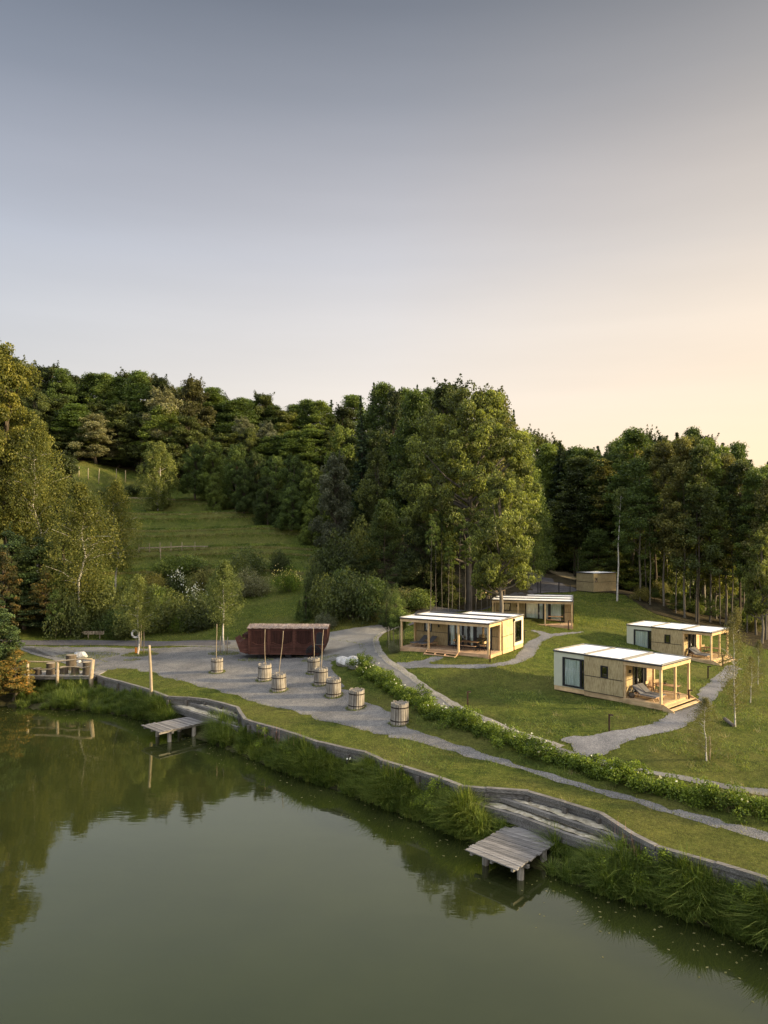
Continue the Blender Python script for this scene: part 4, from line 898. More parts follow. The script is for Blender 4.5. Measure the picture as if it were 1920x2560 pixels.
for k in range(14):
    a = rg.uniform(0,6.3); r_ = rg.uniform(.1,.30); c = Vector((math.cos(a)*r_, math.sin(a)*r_, rg.uniform(.45,.85))); m.tube([c-Vector((0,0,.03)), c, c+Vector((0,0,.03))], [.01,.045,.01], 7)
m.build('blossoms', M['white_flower'], bk)
# distant straw shed
F1 = PZ(1484,1481,102); Fl = PZ(1434,1478,104.6); Fr = PZ(1540,1478.5,104.2)
sh = empty('shed', F1, 0, 'small windowed straw clad shed on top of the grassy mound by the forest', 'shed'); sh.rotation_euler = (0,0,ang(F1, Fr))
wr, wl = (Fr-F1).to_2d().length, (Fl-F1).to_2d().length
SR = 2.72
MB().wall_x(0, wr, .08, SR-.07, 0, .15, [(.25,.72,1.45,2.1)]).build('straw_wall', M['straw_cladding'], sh)
box(sh, 'straw_wall', 'straw_cladding', 0, .15, .15, wl, .08, SR-.07); box(sh, 'straw_wall', 'straw_cladding', wr-.15, wr, .15, wl, .08, SR-.07); box(sh, 'straw_wall', 'straw_cladding', .15, wr-.15, wl-.15, wl, .08, SR-.07)
box(sh, 'base_board', 'dark_metal', -.02, wr+.02, -.02, wl+.02, -.5, .08); box(sh, 'joint_strip', 'dark_metal', .74, wr, -.015, 0, 1.42, 1.46); box(sh, 'joint_strip', 'dark_metal', -.015, 0, 0, wl, 1.42, 1.46)
w = window(sh, .25, .72, 1.45, 2.1, 0, [], False, .07); box(w, 'pane_board', 'white_paint', .33, .64, .05, .07, 1.53, 2.02); roofslab(sh, 0, wr, 0, wl, SR)
# ------------------------------------------------------------------ fences
gp0, gp1 = PZ(1351,1479,96), PZ(1425,1482,96.5)
gt = empty('iron_railing', gp0, ang(gp0, gp1), 'thin dark iron railing beside the dark road above the oak branch cabin', 'railing'); Lg = (gp1-gp0).length
for x, h_ in ((-.35,1.5),(0,1.7),(2.6,1.35),(Lg,1.0)): box(gt, 'post', 'dark_metal', x-.05, x+.05, -.05, .05, -.2, h_)
m = MB(); m.beam((0,0,1.25),(2.6,0,1.25),.05,.04); m.beam((0,0,.12),(Lg,0,.12),.05,.04); m.beam((2.6,0,1.25),(Lg,0,.9),.05,.04); m.build('rail', M['dark_metal'], gt); m = MB(); x = .18
while x < Lg-.1: m.beam((x,0,.12),(x,0,1.25 if x < 2.6 else 1.25-.35*(x-2.6)/(Lg-2.6)),.022,.022); x += .18
m.build('bars', M['dark_metal'], gt)
f0, f1 = PZ(1203,1488,89), PZ(1262,1480,92)
wf = empty('wooden_fence', f0, 0, 'pale two rail wooden fence behind the oak trunks', 'fence')
for t in (0,.33,.66,1): q = f0.lerp(f1, t)-f0; MB().beam(q+Vector((0,0,-.6)), q+Vector((0,0,1.5)), .12, .12).build('post', M['fresh_wood'], wf)
for h_ in (.25, 1.25): MB().beam(Vector((0,-.07,h_)), f1-f0+Vector((0,-.07,h_)), .10, .13).build('rail', M['fresh_wood_x'], wf)
def hillfence(px, label, H_=1.5, gap=2, nm='wooden_fence', stakes=0):
    pts = [G(*p) for p in px]; o = empty(nm, pts[0], 0, label, 'fence'); A = pts[0]
    for a, b in zip(pts[:-1], pts[1:]):
        n = max(1, round((b-a).length/gap))
        for k in range(n):
            q = a.lerp(b, k/n); MB().beam(q-A, q-A+Vector((0,0,H_*rd.uniform(.8,1.1))), .10, .10).build('post', M['stick_wood'], o)
        MB().beam(a-A+Vector((0,0,H_*.5)), b-A+Vector((0,0,H_*.5)), .14, .22).build('rail', M['stick_wood'], o)
hillfence([(347,1381),(400,1380),(455,1377),(520,1377)], 'low weathered rail fence halfway up the grassy hill')
hillfence([(318,1250),(350,1251),(380,1254)], 'pile of pale timber rails at the foot of the hilltop birch on the left', 1.0, 3)
hillfence([(418,1252),(436,1255)], 'short piece of pale timber rail right of the hilltop birch', .9, 3)
for u, v, t in ((197,1186,1166),(220,1193,1170),(247,1204,1172),(313,1200,1176),(290,1200,1172)):
    q = G(u, v+6); tp = ptop(u+1, t, q.y); pole(q, tp, .07, 'thin pale vine stake on the hill crest before the dark wood', 'vine_stake', 'stick_wood', 'vine stakes on the hill crest', 'stake', 4)
q = G(401,1408); pole(q, ptop(402,1371,q.y), .07, 'single thin stake standing below the rail fence on the hill', 'vine_stake', 'stick_wood', None, 'stake', 4)
# fallen log at the right birch
q = G(1834,1818); q2 = G(1807,1800); lg = MB().tube([Vector((0,0,.10)), (q2-q)*.4+Vector((0,0,.13)), (q2-q)*.8+Vector((0,0,.16))], [.10,.12,.13], 10).build('fallen_log', M['pale_bark'], None, q); tag(lg, 'short grey log lying in the grass at the foot of the right birch', 'log')
# ------------------------------------------------------------------ foliage
def leafquads(c, size, rg, flat=0., droop=0., aspect=.55):
    """one rhombic leaf-sized face per centre; flat 0..1 pulls normals upward"""
    n = len(c); d = rg.normal(size=(n, 3)); d[:, 2] *= (1-flat); d[:, 2] -= droop; d /= np.linalg.norm(d, axis=1)[:, None]
    e = rg.normal(size=(n, 3)); e[:, 2] *= (1-flat); e = np.cross(d, np.cross(e, d)); e /= np.linalg.norm(e, axis=1)[:, None]+1e-9
    s = (size*rg.uniform(.6, 1.3, n))[:, None]
    V = np.stack([c-d*s*.5, c+e*s*aspect*.5, c+d*s*.5, c-e*s*aspect*.5], 1); return V
def fromquads(name, V, mat, tint, parent):
    n = len(V); return npmesh(name, V.reshape(-1, 3), np.arange(n*4).reshape(n, 4), mat, parent, {'tint': np.clip(tint, 0, 1)})
def clusters(cen, rad, per, size, rg, flatz=.6, flat=.3, droop=0., shell=.5, aspect=.55):
    """cen (n,3), rad (n,) -> leaf quads + tint per leaf"""
    n = len(cen); k = np.repeat(np.arange(n), per); u = rg.normal(size=(len(k), 3)); u /= np.linalg.norm(u, axis=1)[:, None]
    r = rg.uniform(shell, 1., len(k))**.6; off = u*(r*rad[k])[:, None]; off[:, 2] *= flatz
    ct_ = rg.uniform(0, .55, n)[k]; c = cen[k]+off; tint = ct_*.8+rg.uniform(0, .55, len(k))+.10*u[:, 2]
    return leafquads(c, size, rg, flat, droop, aspect), tint
def limbs(mb, rg, base, tips, r0):
    for t in tips:
        a = Vector(base(t)); b = Vector(t); m_ = a.lerp(b, .5)+Vector((0, 0, -.06*(b-a).length)); mb.tube([a, m_, b], [r0, r0*.6, r0*.2], 5, False)
def trunkpts(h, lean, rg, n=7, wob=.15): return [Vector((lean*h*(i/(n-1))**1.3+rg.normal()*wob*(i > 0), rg.normal()*wob*(i > 0), h*i/(n-1))) for i in range(n)]
def mk(name, fn):
    o = empty(name); fn(o); return o
def broad(seed, h, rw, base=.25, nc=200, per=130, leaf=.30, crad=1.25, mat='leaf_green', bark='bark', flatz=.62, top=.5, tr=.28, flat=.25, lim=18, name='tree', nb=22, br=.34, boughs=None, spikes=10):
    rg = np.random.default_rng(seed); o = empty(name); tp = trunkpts(h*.86, 0, rg)
    t = MB().tube([Vector((0,0,-.6))]+tp, [tr*1.3]+[tr*(1-.85*i/6) for i in range(7)], 9)
    prof = lambda q: np.sin(np.clip((q-base)/(1-base), 0.02, 1)**top*math.pi*.93+.10)
    if boughs is None:      # big boughs first, leaf clumps on their outside, so that dark gaps stay between them
        ang_ = np.arange(nb)*2.4+rg.uniform(-.4, .4, nb); hh = base+(1-base)*np.clip(np.linspace(.06, .93, nb)+rg.uniform(-.05, .05, nb), .04, .95)
        rr = rw*.66*prof(hh)*rg.uniform(.55, 1.12, nb); bc = np.stack([np.cos(ang_)*rr, np.sin(ang_)*rr, h*hh], 1); bs = rw*br*rg.uniform(.7, 1.2, nb)*(.55+.45*prof(hh))
    else: bc = np.array([b[:3] for b in boughs], float); bs = np.array([b[3] for b in boughs], float); nb = len(bc)
    wgt = bs**2/np.sum(bs**2); bi = rg.choice(nb, nc, p=wgt); u = rg.normal(size=(nc, 3)); u[:, 2] += .35; u /= np.linalg.norm(u, axis=1)[:, None]
    c = bc[bi]+u*(bs[bi]*rg.uniform(.6, 1.05, nc))[:, None]*np.array([1, 1, .72]); c[:, 2] = np.clip(c[:, 2], h*base*.8, h*.985)
    V, ti = clusters(c, np.full(len(c), crad)*rg.uniform(.45, 1.15, len(c)), per, leaf, rg, flatz, flat, shell=.45)
    sp = c[np.argsort(-c[:, 2]-rg.uniform(0, h*.25, len(c)))[:spikes]]; k = np.repeat(np.arange(len(sp)), 70); q = rg.uniform(0, 1, len(k))**1.3; sh = rg.uniform(.6, 1.7, len(sp)); ln = rg.normal(0, .22, (len(sp), 2))
    cc = sp[k]+np.stack([ln[k, 0]*q*2, ln[k, 1]*q*2, q*sh[k]], 1)+rg.normal(0, 1, (len(k), 3))*(.30*(1-q)+.05)[:, None]*np.array([1, 1, .3])
    V = np.concatenate([V, leafquads(cc, leaf*.9, rg, .2)]); ti = np.r_[ti, rg.uniform(0, .5, len(cc))]
    fromquads('crown', V, M[mat], ti, o)
    limbs(t, rg, lambda q: (0, 0, max(h*base*.75, min(q[2]*.74, h*.8))), list(bc)+list(c[rg.choice(len(c), lim, False)]), tr*.35); t.build('trunk', M[bark], o)
    return o
def spruce(seed, h, rw, base=.08, mat='needle_dark', leaf=.42, nlay=46, name='spruce'):
    rg = np.random.default_rng(seed); o = empty(name); t = MB().tube([(0,0,-.5),(0,0,h*.5),(0,0,h)], [.26,.15,.02], 8); t.build('trunk', M['bark'], o)
    C_, T = [], []
    for l in range(nlay):
        for b in range(max(4, int(11*(1-l/nlay)+3))):
            f = min(1, (l+rg.uniform(0, 1))/(nlay-1)); z = h*(base+(1-base)*f); R_ = rw*(1-f)**.8*rg.uniform(.7, 1.15)+.10; a = rg.uniform(0, 6.28); L = R_*rg.uniform(.7, 1.1); n = int(9+L*20); s = rg.uniform(.1, 1, n)
            w = .16*L*rg.normal(size=n)*(1-.6*s); x = np.cos(a)*L*s-np.sin(a)*w; y = np.sin(a)*L*s+np.cos(a)*w
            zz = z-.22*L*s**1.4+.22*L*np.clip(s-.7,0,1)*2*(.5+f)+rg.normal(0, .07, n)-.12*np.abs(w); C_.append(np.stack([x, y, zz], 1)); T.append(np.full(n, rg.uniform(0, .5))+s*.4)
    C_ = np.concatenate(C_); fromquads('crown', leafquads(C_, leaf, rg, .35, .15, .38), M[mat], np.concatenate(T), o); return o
def beech(seed, h, rw, base=.42, mat='leaf_green', bark='pale_bark', leaf=.30, ns=95, lean=0., per=150, tr=.20, name='tree'):
    """forest tree: long bare stem, crown of flat sprays"""
    rg = np.random.default_rng(seed); o = empty(name); tp = trunkpts(h*.95, lean, rg, wob=.10)
    t = MB().tube([Vector((0,0,-.8))]+tp, [tr*1.25]+[tr*(1-.85*i/6) for i in range(7)], 8)
    def axis(z): f = min(max(z/(h*.95), 0), 1)*6; i = min(int(f), 5); return tp[i].lerp(tp[i+1], f-i)
    zc = h*(base+(1-base)*rg.uniform(0, 1, ns)**.8); fr = (zc/h-base)/(1-base); R_ = rw*np.sin(np.clip(fr*.86+.14, 0, 1)**.65*math.pi*.97)*.95+.35
    a = rg.uniform(0, 6.28, ns); r = R_*np.sqrt(rg.uniform(.15, 1, ns)); ax = np.array([axis(z) for z in zc])
    c = np.stack([ax[:, 0]+np.cos(a)*r, ax[:, 1]+np.sin(a)*r, zc-.08*r], 1)
    V, ti = clusters(c, rg.uniform(.75, 1.6, ns)*rw/4.0, per, leaf, rg, .5, .5, shell=.1)
    fromquads('crown', V, M[mat], ti, o)
    for q in c[rg.choice(ns, 22, False)]:
        b = axis(q[2]*.88); t.tube([b, Vector(q)], [tr*.22, tr*.05], 4, False)
    for k in range(6):
        z = h*rg.uniform(min(.15, base*.5), base); b = axis(z); a_ = rg.uniform(0, 6.28); L = rg.uniform(.5, 1.6); t.tube([b, b+Vector((math.cos(a_)*L, math.sin(a_)*L, rg.uniform(-.2, .5)))], [tr*.14, .01], 4, False)
    t.build('trunk', M[bark], o); return o
def birch(seed, h, rw, base=.25, mat='leaf_birch', leaf=.14, nstr=420, per=34, lean=0., stems=1, hang=1.6, tr=.13, name='birch', wob=.12):
    rg = np.random.default_rng(seed); o = empty(name); t = MB(); C_, T = [], []
    for s in range(stems):
        ln = lean+(rg.uniform(-.12, .12) if stems > 1 else 0); tp = trunkpts(h*.97, ln, rg, wob=wob); t.tube([Vector((tp[0].x, tp[0].y, -.4))]+tp, [tr*1.15]+[tr*(1-.88*i/6) for i in range(7)], 8)
        def axis(z): f = min(max(z/(h*.97), 0), 1)*6; i = min(int(f), 5); return tp[i].lerp(tp[i+1], f-i)
        for k in range(nstr//stems):
            f = base+(1-base)*rg.uniform(0, 1)**.9; pr = math.sin(min(1, max(.03, (f-base)/(1-base)*.9+.1))**.75*math.pi); L = rw*max(pr, .08)*rg.uniform(.15, 1)
            a = rg.uniform(0, 6.28); b = axis(f*h); tip = Vector((b.x+math.cos(a)*L, b.y+math.sin(a)*L, min(b.z+L*rg.uniform(.15, .75), h*1.0)))
            if k % 12 == 0: t.tube([b, b.lerp(tip, .5)+Vector((0,0,.1*L)), tip], [tr*.26, tr*.13, .01], 4, False)
            hl_ = hang*rg.uniform(.3, 1.1)*min(1, .3+L/rw); q = rg.uniform(0, 1, per); out = rg.normal(0, .11+.04*hang, (per, 3))
            C_.append(np.array(tip)+out+np.stack([np.cos(a)*q*.15, np.sin(a)*q*.15, -q*hl_], 1)); T.append(np.full(per, rg.uniform(0, .6))+rg.uniform(0, .35, per))
    C_ = np.concatenate(C_); fromquads('crown', leafquads(C_, leaf, rg, .0, .5, .6), M[mat], np.concatenate(T), o); t.build('trunk', M['birch_bark'], o); return o
def shrub(seed, h, rw, mat='leaf_dark', leaf=.16, nc=60, per=110, crad=.45, name='shrub', flowers=None, nf=60, spiky=False):
    rg = np.random.default_rng(seed); o = empty(name); a = rg.uniform(0, 6.28, nc); el = np.arcsin(rg.uniform(0, 1, nc)); r = rg.uniform(.35, .9, nc); lump = 1+.25*np.sin(a*3+seed)
    c = np.stack([np.cos(a)*np.cos(el)*rw*r*lump, np.sin(a)*np.cos(el)*rw*r*lump, np.sin(el)*h*r*.9+.12*h], 1)
    V, ti = clusters(c, np.full(nc, crad*min(h, rw))*rg.uniform(.6, 1.2, nc), per, leaf, rg, .8, .2, shell=.4)
    fromquads('crown', V, M[mat], ti, o)
    t = MB()
    for k in range(7): q = c[rg.integers(nc)]; t.tube([(q[0]*.1, q[1]*.1, -.3), (q[0]*.5, q[1]*.5, q[2]*.6), tuple(q)], [.06, .04, .01], 5, False)
    t.build('stems', M['bark'], o)
    if flowers:
        q = c[rg.choice(nc, 12)]; k = rg.integers(0, 12, nf*3); cc = q[k]*1.12+rg.normal(0, .12*rw, (len(k), 3)); cc[:, 2] = np.abs(cc[:, 2])+.15*h
        fromquads('flowers', leafquads(cc, .22, rg, .3, 0, .9), M[flowers], rg.uniform(0, 1, len(cc)), o)
    return o
TP = {}
def T_(nm, fn): TP[nm] = [fn, None]
OB = [(-1.2,0,18.0,1.9),(2.2,.5,18.2,2.1),(.5,-1.5,16.8,2.2),(4.2,1,16.4,2.0),(-3.6,.5,16.2,2.2),(-5.6,-.6,14.0,2.0),(5.9,0,14.2,2.1),(1.6,-3.2,14.6,2.3),(-2.4,-3.4,13.6,2.4),(4.2,-3.2,12.8,2.2),(-6.4,.4,11.0,2.3),(7.0,-.6,11.4,2.2),(0,-4.6,11.2,2.4),
      (-4.2,-3.6,9.4,2.4),(3.6,-4.6,9.6,2.3),(6.2,-2.6,8.4,2.2),(-6.2,-1.6,7.6,2.0),(-1.4,-5.0,7.6,2.0),(1.8,3.5,14,2.6),(-3,4,12,2.8),(4.5,3.8,10,2.6),(-5,3.4,8,2.4),(0,4.8,9,2.6),(-3.2,-2.4,5.6,1.5),(4.6,-3.4,6.0,1.6),(0,0,13,2.4)]
T_('oak', lambda: broad(101, 20, 8.6, .20, 470, 190, .26, 1.0, 'leaf_oak', 'pale_bark', tr=.42, lim=20, name='oak_tree', boughs=OB, spikes=14))
T_('oak2', lambda: broad(117, 13, 5.6, .22, 260, 170, .24, .9, 'leaf_oak', 'pale_bark', tr=.30, name='oak_tree'))
T_('round', lambda: broad(102, 14, 5.2, .10, 300, 120, .27, .82, 'leaf_green', flatz=.9, flat=.15, name='broadleaf_tree'))
T_('round2', lambda: broad(103, 14, 4.8, .12, 270, 120, .28, .82, 'leaf_dark', flatz=.9, flat=.1, name='broadleaf_tree'))
T_('olive', lambda: broad(104, 18, 5.4, .20, 360, 115, .29, .85, 'leaf_olive', flatz=.95, flat=.1, name='broadleaf_tree'))
T_('grey', lambda: broad(105, 15, 5.4, .10, 330, 115, .28, .85, 'leaf_grey', flatz=.85, flat=.15, name='broadleaf_tree'))
T_('gold', lambda: broad(106, 18, 5.6, .12, 300, 160, .25, .95, 'leaf_gold', name='broadleaf_tree'))
T_('dark', lambda: broad(107, 18, 4.8, .16, 330, 110, .32, .85, 'leaf_dark', flatz=1.0, flat=.05, spikes=18, name='broadleaf_tree'))
T_('shoots', lambda: beech(118, 19, 4.6, .22, 'leaf_green', 'bark', .32, 190, name='broadleaf_tree'))
T_('beechA', lambda: beech(108, 20, 3.9, .30, 'leaf_green', ns=150, name='beech_tree'))
T_('beechB', lambda: beech(109, 21, 3.8, .36, 'leaf_olive', ns=140, lean=.04, name='beech_tree'))
T_('beechC', lambda: beech(110, 19, 3.6, .25, 'leaf_dark', 'bark', ns=140, lean=-.05, name='beech_tree'))
T_('layer', lambda: beech(111, 14, 4.6, .06, 'leaf_green', 'bark', .26, 150, name='beech_tree'))
T_('pole', lambda: beech(112, 18, 2.2, .62, 'leaf_green', 'pale_bark', .28, 50, lean=.03, tr=.13, name='beech_tree'))
T_('spruce', lambda: spruce(113, 20, 3.6))
T_('spruce2', lambda: spruce(114, 18, 3.0, .05, 'needle_dark', .40, 42))
T_('pine', lambda: broad(115, 12, 4.4, .08, 170, 170, .26, .95, 'needle_dark', flatz=.42, flat=.5, name='pine_tree'))
T_('rust', lambda: broad(116, 9, 3.8, .08, 130, 170, .24, .85, 'needle_rust', flatz=.4, flat=.5, name='pine_tree'))
T_('birch', lambda: birch(120, 14, 3.6, .22, 'leaf_gold', .17, 620, 40, hang=2.4, wob=.25))
T_('birchg', lambda: birch(121, 11, 3.6, .02, 'leaf_birch', .20, 700, 44, stems=3, hang=1.4))
T_('birchs', lambda: birch(122, 8, 1.8, .30, 'leaf_birch', .12, 400, 38, hang=.9, tr=.09))
T_('birchbare', lambda: birch(124, 15, 1.6, .78, 'leaf_birch', .18, 90, 30, lean=.07, hang=.6, tr=.17))
T_('birchsp', lambda: birch(125, 8, 1.8, .12, 'leaf_twig', .085, 420, 30, hang=.8, tr=.085, lean=.05, wob=.16))
T_('sapling', lambda: broad(123, 5, 1.5, .30, 70, 120, .12, .45, 'leaf_green', tr=.05, lim=6, name='young_tree'))
T_('bushd', lambda: shrub(130, 2.6, 2.4, 'leaf_dark', .20))
T_('bushg', lambda: shrub(131, 2.6, 2.2, 'leaf_green', .19))
T_('busho', lambda: shrub(132, 2.6, 2.2, 'leaf_olive', .17))
T_('bushy', lambda: shrub(133, 2.4, 2.2, 'hedge_leaf', .17))
T_('bushw', lambda: shrub(134, 2.6, 2.3, 'leaf_dark', .18, flowers='white_flower'))
T_('bushe', lambda: shrub(135, 2.6, 2.5, 'hedge_leaf', .16, flowers='yellow_flower', nf=80))
T_('bushr', lambda: shrub(136, 2.4, 2.2, 'leaf_grey', .16))
T_('conebush', lambda: spruce(137, 3.2, 1.4, .02, 'leaf_green', .22, 16, 'conical_shrub'))
HTS = dict(oak=20, oak2=13, round=14, round2=14, olive=18, grey=15, gold=18, dark=18, shoots=19, beechA=20, beechB=21, beechC=19, layer=14, pole=18, spruce=20, spruce2=18, pine=12, rust=9, birch=14, birchg=11, birchs=8, birchsp=8, birchbare=15, sapling=5,
           bushd=2.7, bushg=2.7, busho=2.7, bushy=2.5, bushw=2.7, bushe=2.7, bushr=2.5, conebush=3.2)
WID = dict(oak=8.4, oak2=5.6, round=5.3, round2=5.0, olive=5.4, grey=5.4, gold=5.6, dark=4.7, shoots=5, beechA=4.1, beechB=3.9, beechC=3.7, layer=5.2, pole=2.6, spruce=3.6, spruce2=3.0, pine=4.8, rust=4.2, birch=3.9, birchg=3.9, birchs=2., birchsp=2., birchbare=1.7, sapling=1.8,
           bushd=2.6, bushg=2.4, busho=2.4, bushy=2.4, bushw=2.5, bushe=2.7, bushr=2.4, conebush=1.5)
rt = random.Random(77)
WORDS = [(-999,60,'at the far left edge'),(60,180,'above the leaning birch'),(180,330,'above the vine stakes'),(330,450,'above the hilltop birch'),(450,600,'right of the hilltop birch'),(600,720,'above the rounded trees'),(720,860,'above the silvery tree'),(860,1010,'left of the huge oak'),(1010,1340,'behind the huge oak'),
  (1340,1440,'above the dark upper road'),(1440,1560,'behind the shed'),(1560,1680,'right of the shed'),(1680,1800,'above the far right cabin'),(1800,1905,'right of the far right cabin'),(1905,9999,'at the right edge')]
def where(u): return next(w for a, b, w in WORDS if a <= u < b)
NT_ = [0]
def plant(kind, u, vt, Z=None, w=None, label=None, cat='tree', group=None, vb=None, rz=None, sink=0.):
    """u: base column, vt: row of the top, Z: distance (or vb: row of the base), w: crown width in photo pixels"""
    if vb is not None: q = G(u, vb); Z = q.y
    x = (u-CX)/F*Z; g = hz(x, Z)-sink; top = H-(vt-VH)/F*Z; h = max(top-g, .5)
    e = TP[kind]
    if e[1] is None: e[1] = e[0](); o = e[1]
    else: o = copy_tree(e[1])
    sz = h/HTS[kind]; sw = (w/F*Z/2)/WID[kind] if w else sz*rt.uniform(.85, 1.1)
    o.location = (x, Z, g); o.scale = (sw, sw, sz); o.rotation_euler = (0, 0, rt.uniform(0, 6.28) if rz is None else rz); NT_[0] += 1
    if group and group.startswith(('trees of the wood','trees of the right','understorey')):
        for a, b in ((' in the wood on the skyline behind the grassy hill', ' on the wooded skyline'),(' in the wood behind the grassy hill', ' in the left wood'),(' under the high crowns of the right wood', ' in the right wood'),(' under the crowns behind the grassy hill', ' in the left wood')): label = label.replace(a, b)
        label += ' '+where(u)
    return tag(o, label, cat, group)
# key trees
K = [('gold',15,862,100,250,'tall sunlit yellow green tree at the left edge of the picture, highest there'),
 ('gold',-70,890,96,240,'yellow green tree cut off by the left edge of the picture'),
 ('birch',92,1050,97,190,'leaning birch with drooping golden leaves below the tall left tree'),
 ('birch',203,1205,87,215,'big golden birch with a white curved trunk behind the arrow sign'),
 ('birch',288,1200,101,150,'greener birch just right of the big golden birch'),
 ('dark',160,1130,108,150,'dark tree between the two golden birches'),
 ('pine',100,1345,87,170,'dark green pine left of the big golden birch'),
 ('pine',25,1330,85,190,'dark pine at the left edge above the lakeside conifer'),
 ('rust',112,1430,84.5,120,'pine with rusty orange branch tips beside the narrow brown trunk'),
 ('rust',10,1380,82,110,'rusty tinged pine at the far left edge'),
 ('pine',60,1480,84,190,'low dark pine spreading beside the road at the left'),
 ('pine',150,1400,93,140,'dark pine standing right behind the thin brown trunk'),
 ('pine',200,1440,97,150,'dark pine in the shade behind the arrow sign'),
 ('birchg',395,1103,143,118,'pale green round birch clump on top of the grassy hill'),
 ('birchs',560,1402,G(560,1628).y,115,'slim pale green birch between the road and the stone coloured gravel, left of the wagon'),
 ('birchs',345,1438,G(345,1636).y,105,'staked green birch growing from a grass island beside the lifebuoy'),
 ('oak',1172,958,92,350,'huge oak with a thick straight trunk behind the wide cabin',0),
 ('oak2',1250,1185,77,215,'second oak with lower crown right of the huge oak'),
 ('shoots',1040,985,112,150,'tall dark green tree just left behind the huge oak'),
 ('olive',1235,975,112,230,'tall warm green tree right behind the huge oak'),
 ('dark',1130,952,122,210,'dark crown topping the wood behind the huge oak'),
 ('layer',1310,1085,103,130,'layered beech on the right flank of the huge oak'),
 ('layer',1335,1190,108,110,'layered beech overhanging the dark upper road'),
 ('grey',838,1135,116,135,'grey green tree with a silvery crown at the foot of the grassy hill'),
 ('layer',962,1250,104,125,'bright layered beech between the silvery tree and the huge oak'),
 ('spruce',905,1045,124,95,'yellowish pointed tree above the silvery tree'),
 ('round',860,1065,132,150,'light green round tree high above the silvery tree'),
 ('round2',945,1125,114,150,'dark green tree behind the bright layered beech'),
 ('dark',985,1010,120,150,'dark green tree left of the huge oak crown'),
 ('round2',1060,1240,92,150,'dark green tree in the shade below the huge oak crown on its left'),
 ('grey',240,1035,160,160,'wide grey green tree in the dark wood left of the hilltop birch'),
 ('grey',410,975,166,170,'large grey green tree rising behind the hilltop birch'),
 ('olive',480,945,172,150,'olive brown tree to the right behind the hilltop birch'),
 ('grey',610,1045,168,110,'spreading grey green tree above the dark rounded trees at the hill edge'),
 ('grey',670,1055,165,110,'second spreading grey green tree above the dark rounded trees'),
 ('round',488,1108,148,100,'dark green upright tree right beside the hilltop birch'),
 ('oak2',1760,1150,101,200,'light leaved oak at the front of the right wood'),
 ('oak2',1790,1290,96,110,'low light crown hanging from the front oak of the right wood'),
 ('spruce',1400,1108,132,120,'dark spruce behind the shed clearing, left of the right wood'),
 ('beechA',1500,1150,118,130,'beech right behind the shed'),
 ('beechC',1445,1180,118,110,'dark beech left behind the shed'),
 ('beechA',1585,1078,111,150,'tallest beech of the right wood, right of the shed'),
 ('beechC',1640,1120,108,120,'slim dark beech beside the tallest beech of the right wood'),
 ('oak2',1905,1330,84,120,'forked tree with a leaning trunk at the right edge of the picture')]
for kd, u, vt, Z, w, lb, *z_ in K: plant(kd, u, vt, Z, w, lb, rz=0 if z_ else None)
o = plant('birchsp', 1838, 1518, None, 95, 'tallest slender birch with brown twigs on the right lawn beside the path', vb=1817)
o = plant('birchsp', 1766, 1742, None, 100, 'thin sparse birch in front of the nearest cabin porch steps', vb=1902)
o = plant('birchsp', 1876, 1640, None, 60, 'thin young birch behind the tallest slender birch on the right lawn', vb=1757)
o = plant('birchsp', 1895, 1600, None, 50, 'small wispy birch at the right edge of the lawn', vb=1712)
plant('birchbare', 1543, 1215, 97, 50, 'single white birch stem rising at the edge of the wood right of the shed')
# woods on the skyline
SKY = [(0,870),(60,912),(110,914),(150,916),(205,940),(270,943),(320,935),(370,943),(420,955),(470,960),(520,978),(560,984),(600,996),(655,990),(690,1016),(740,1014),(790,1008),(825,990),(860,1006),(890,985),(940,962),(1000,975),(1040,962),(1085,984),
       (1130,985),(1200,990),(1260,1010),(1310,1060),(1350,1100),(1400,1112),(1450,1110),(1500,1112),(1545,1096),(1600,1072),(1650,1094),(1700,1078),(1760,1092),(1820,1110),(1870,1140),(1920,1158),(2000,1175)]
sk = lambda u: float(np.interp(u, [a for a, b in SKY], [b for a, b in SKY]))
GL = {'shoots':'dark spiky leaved tree in the wood on the skyline behind the grassy hill','dark':'dark rounded tree in the wood on the skyline behind the grassy hill','spruce':'pointed dark spruce in the wood on the skyline behind the grassy hill',
      'olive':'olive green tree in the wood on the skyline behind the grassy hill','grey':'grey green tree in the wood behind the grassy hill','round2':'dark green tree in the wood behind the grassy hill'}
u = -160
while u < 1330:
    kd = rt.choice(['shoots','dark','shoots','dark','dark','shoots','olive']) if u < 600 else rt.choice(['spruce','dark','shoots','shoots'])
    if kd == 'spruce2': kd = 'spruce'
    Z = rt.uniform(174, 186) if u < 900 else rt.uniform(140, 150)
    plant(kd, u, sk(max(u, 0))+rt.uniform(-9, 14), Z, (90 if kd in ('spruce',) else 120)*rt.uniform(.85, 1.15), GL[kd], 'tree', 'trees of the wood behind the grassy hill'); u += rt.uniform(21, 32)
u = -140
while u < 1150:
    kd = rt.choice(['dark','round2','shoots','dark']); Z = rt.uniform(160, 166) if u < 880 else 132
    plant(kd, u, sk(max(u, 0))+rt.uniform(60, 105), Z, 140*rt.uniform(.85, 1.15), GL[kd], 'tree', 'trees of the wood behind the grassy hill'); u += rt.uniform(48, 62)
for u, vt, Z, w in ((535,1102,147,105),(590,1110,144,105),(640,1130,141,105),(690,1138,138,110),(735,1135,135,110),(782,1165,131,110),(610,1165,137,80),(668,1190,133,90),(730,1215,129,100),(786,1240,124,95),(540,1180,142,70)):
    plant('round', u, vt, Z, w, 'dark rounded tree in the row along the hill edge', 'tree', 'rounded trees along the hill edge', sink=.8)
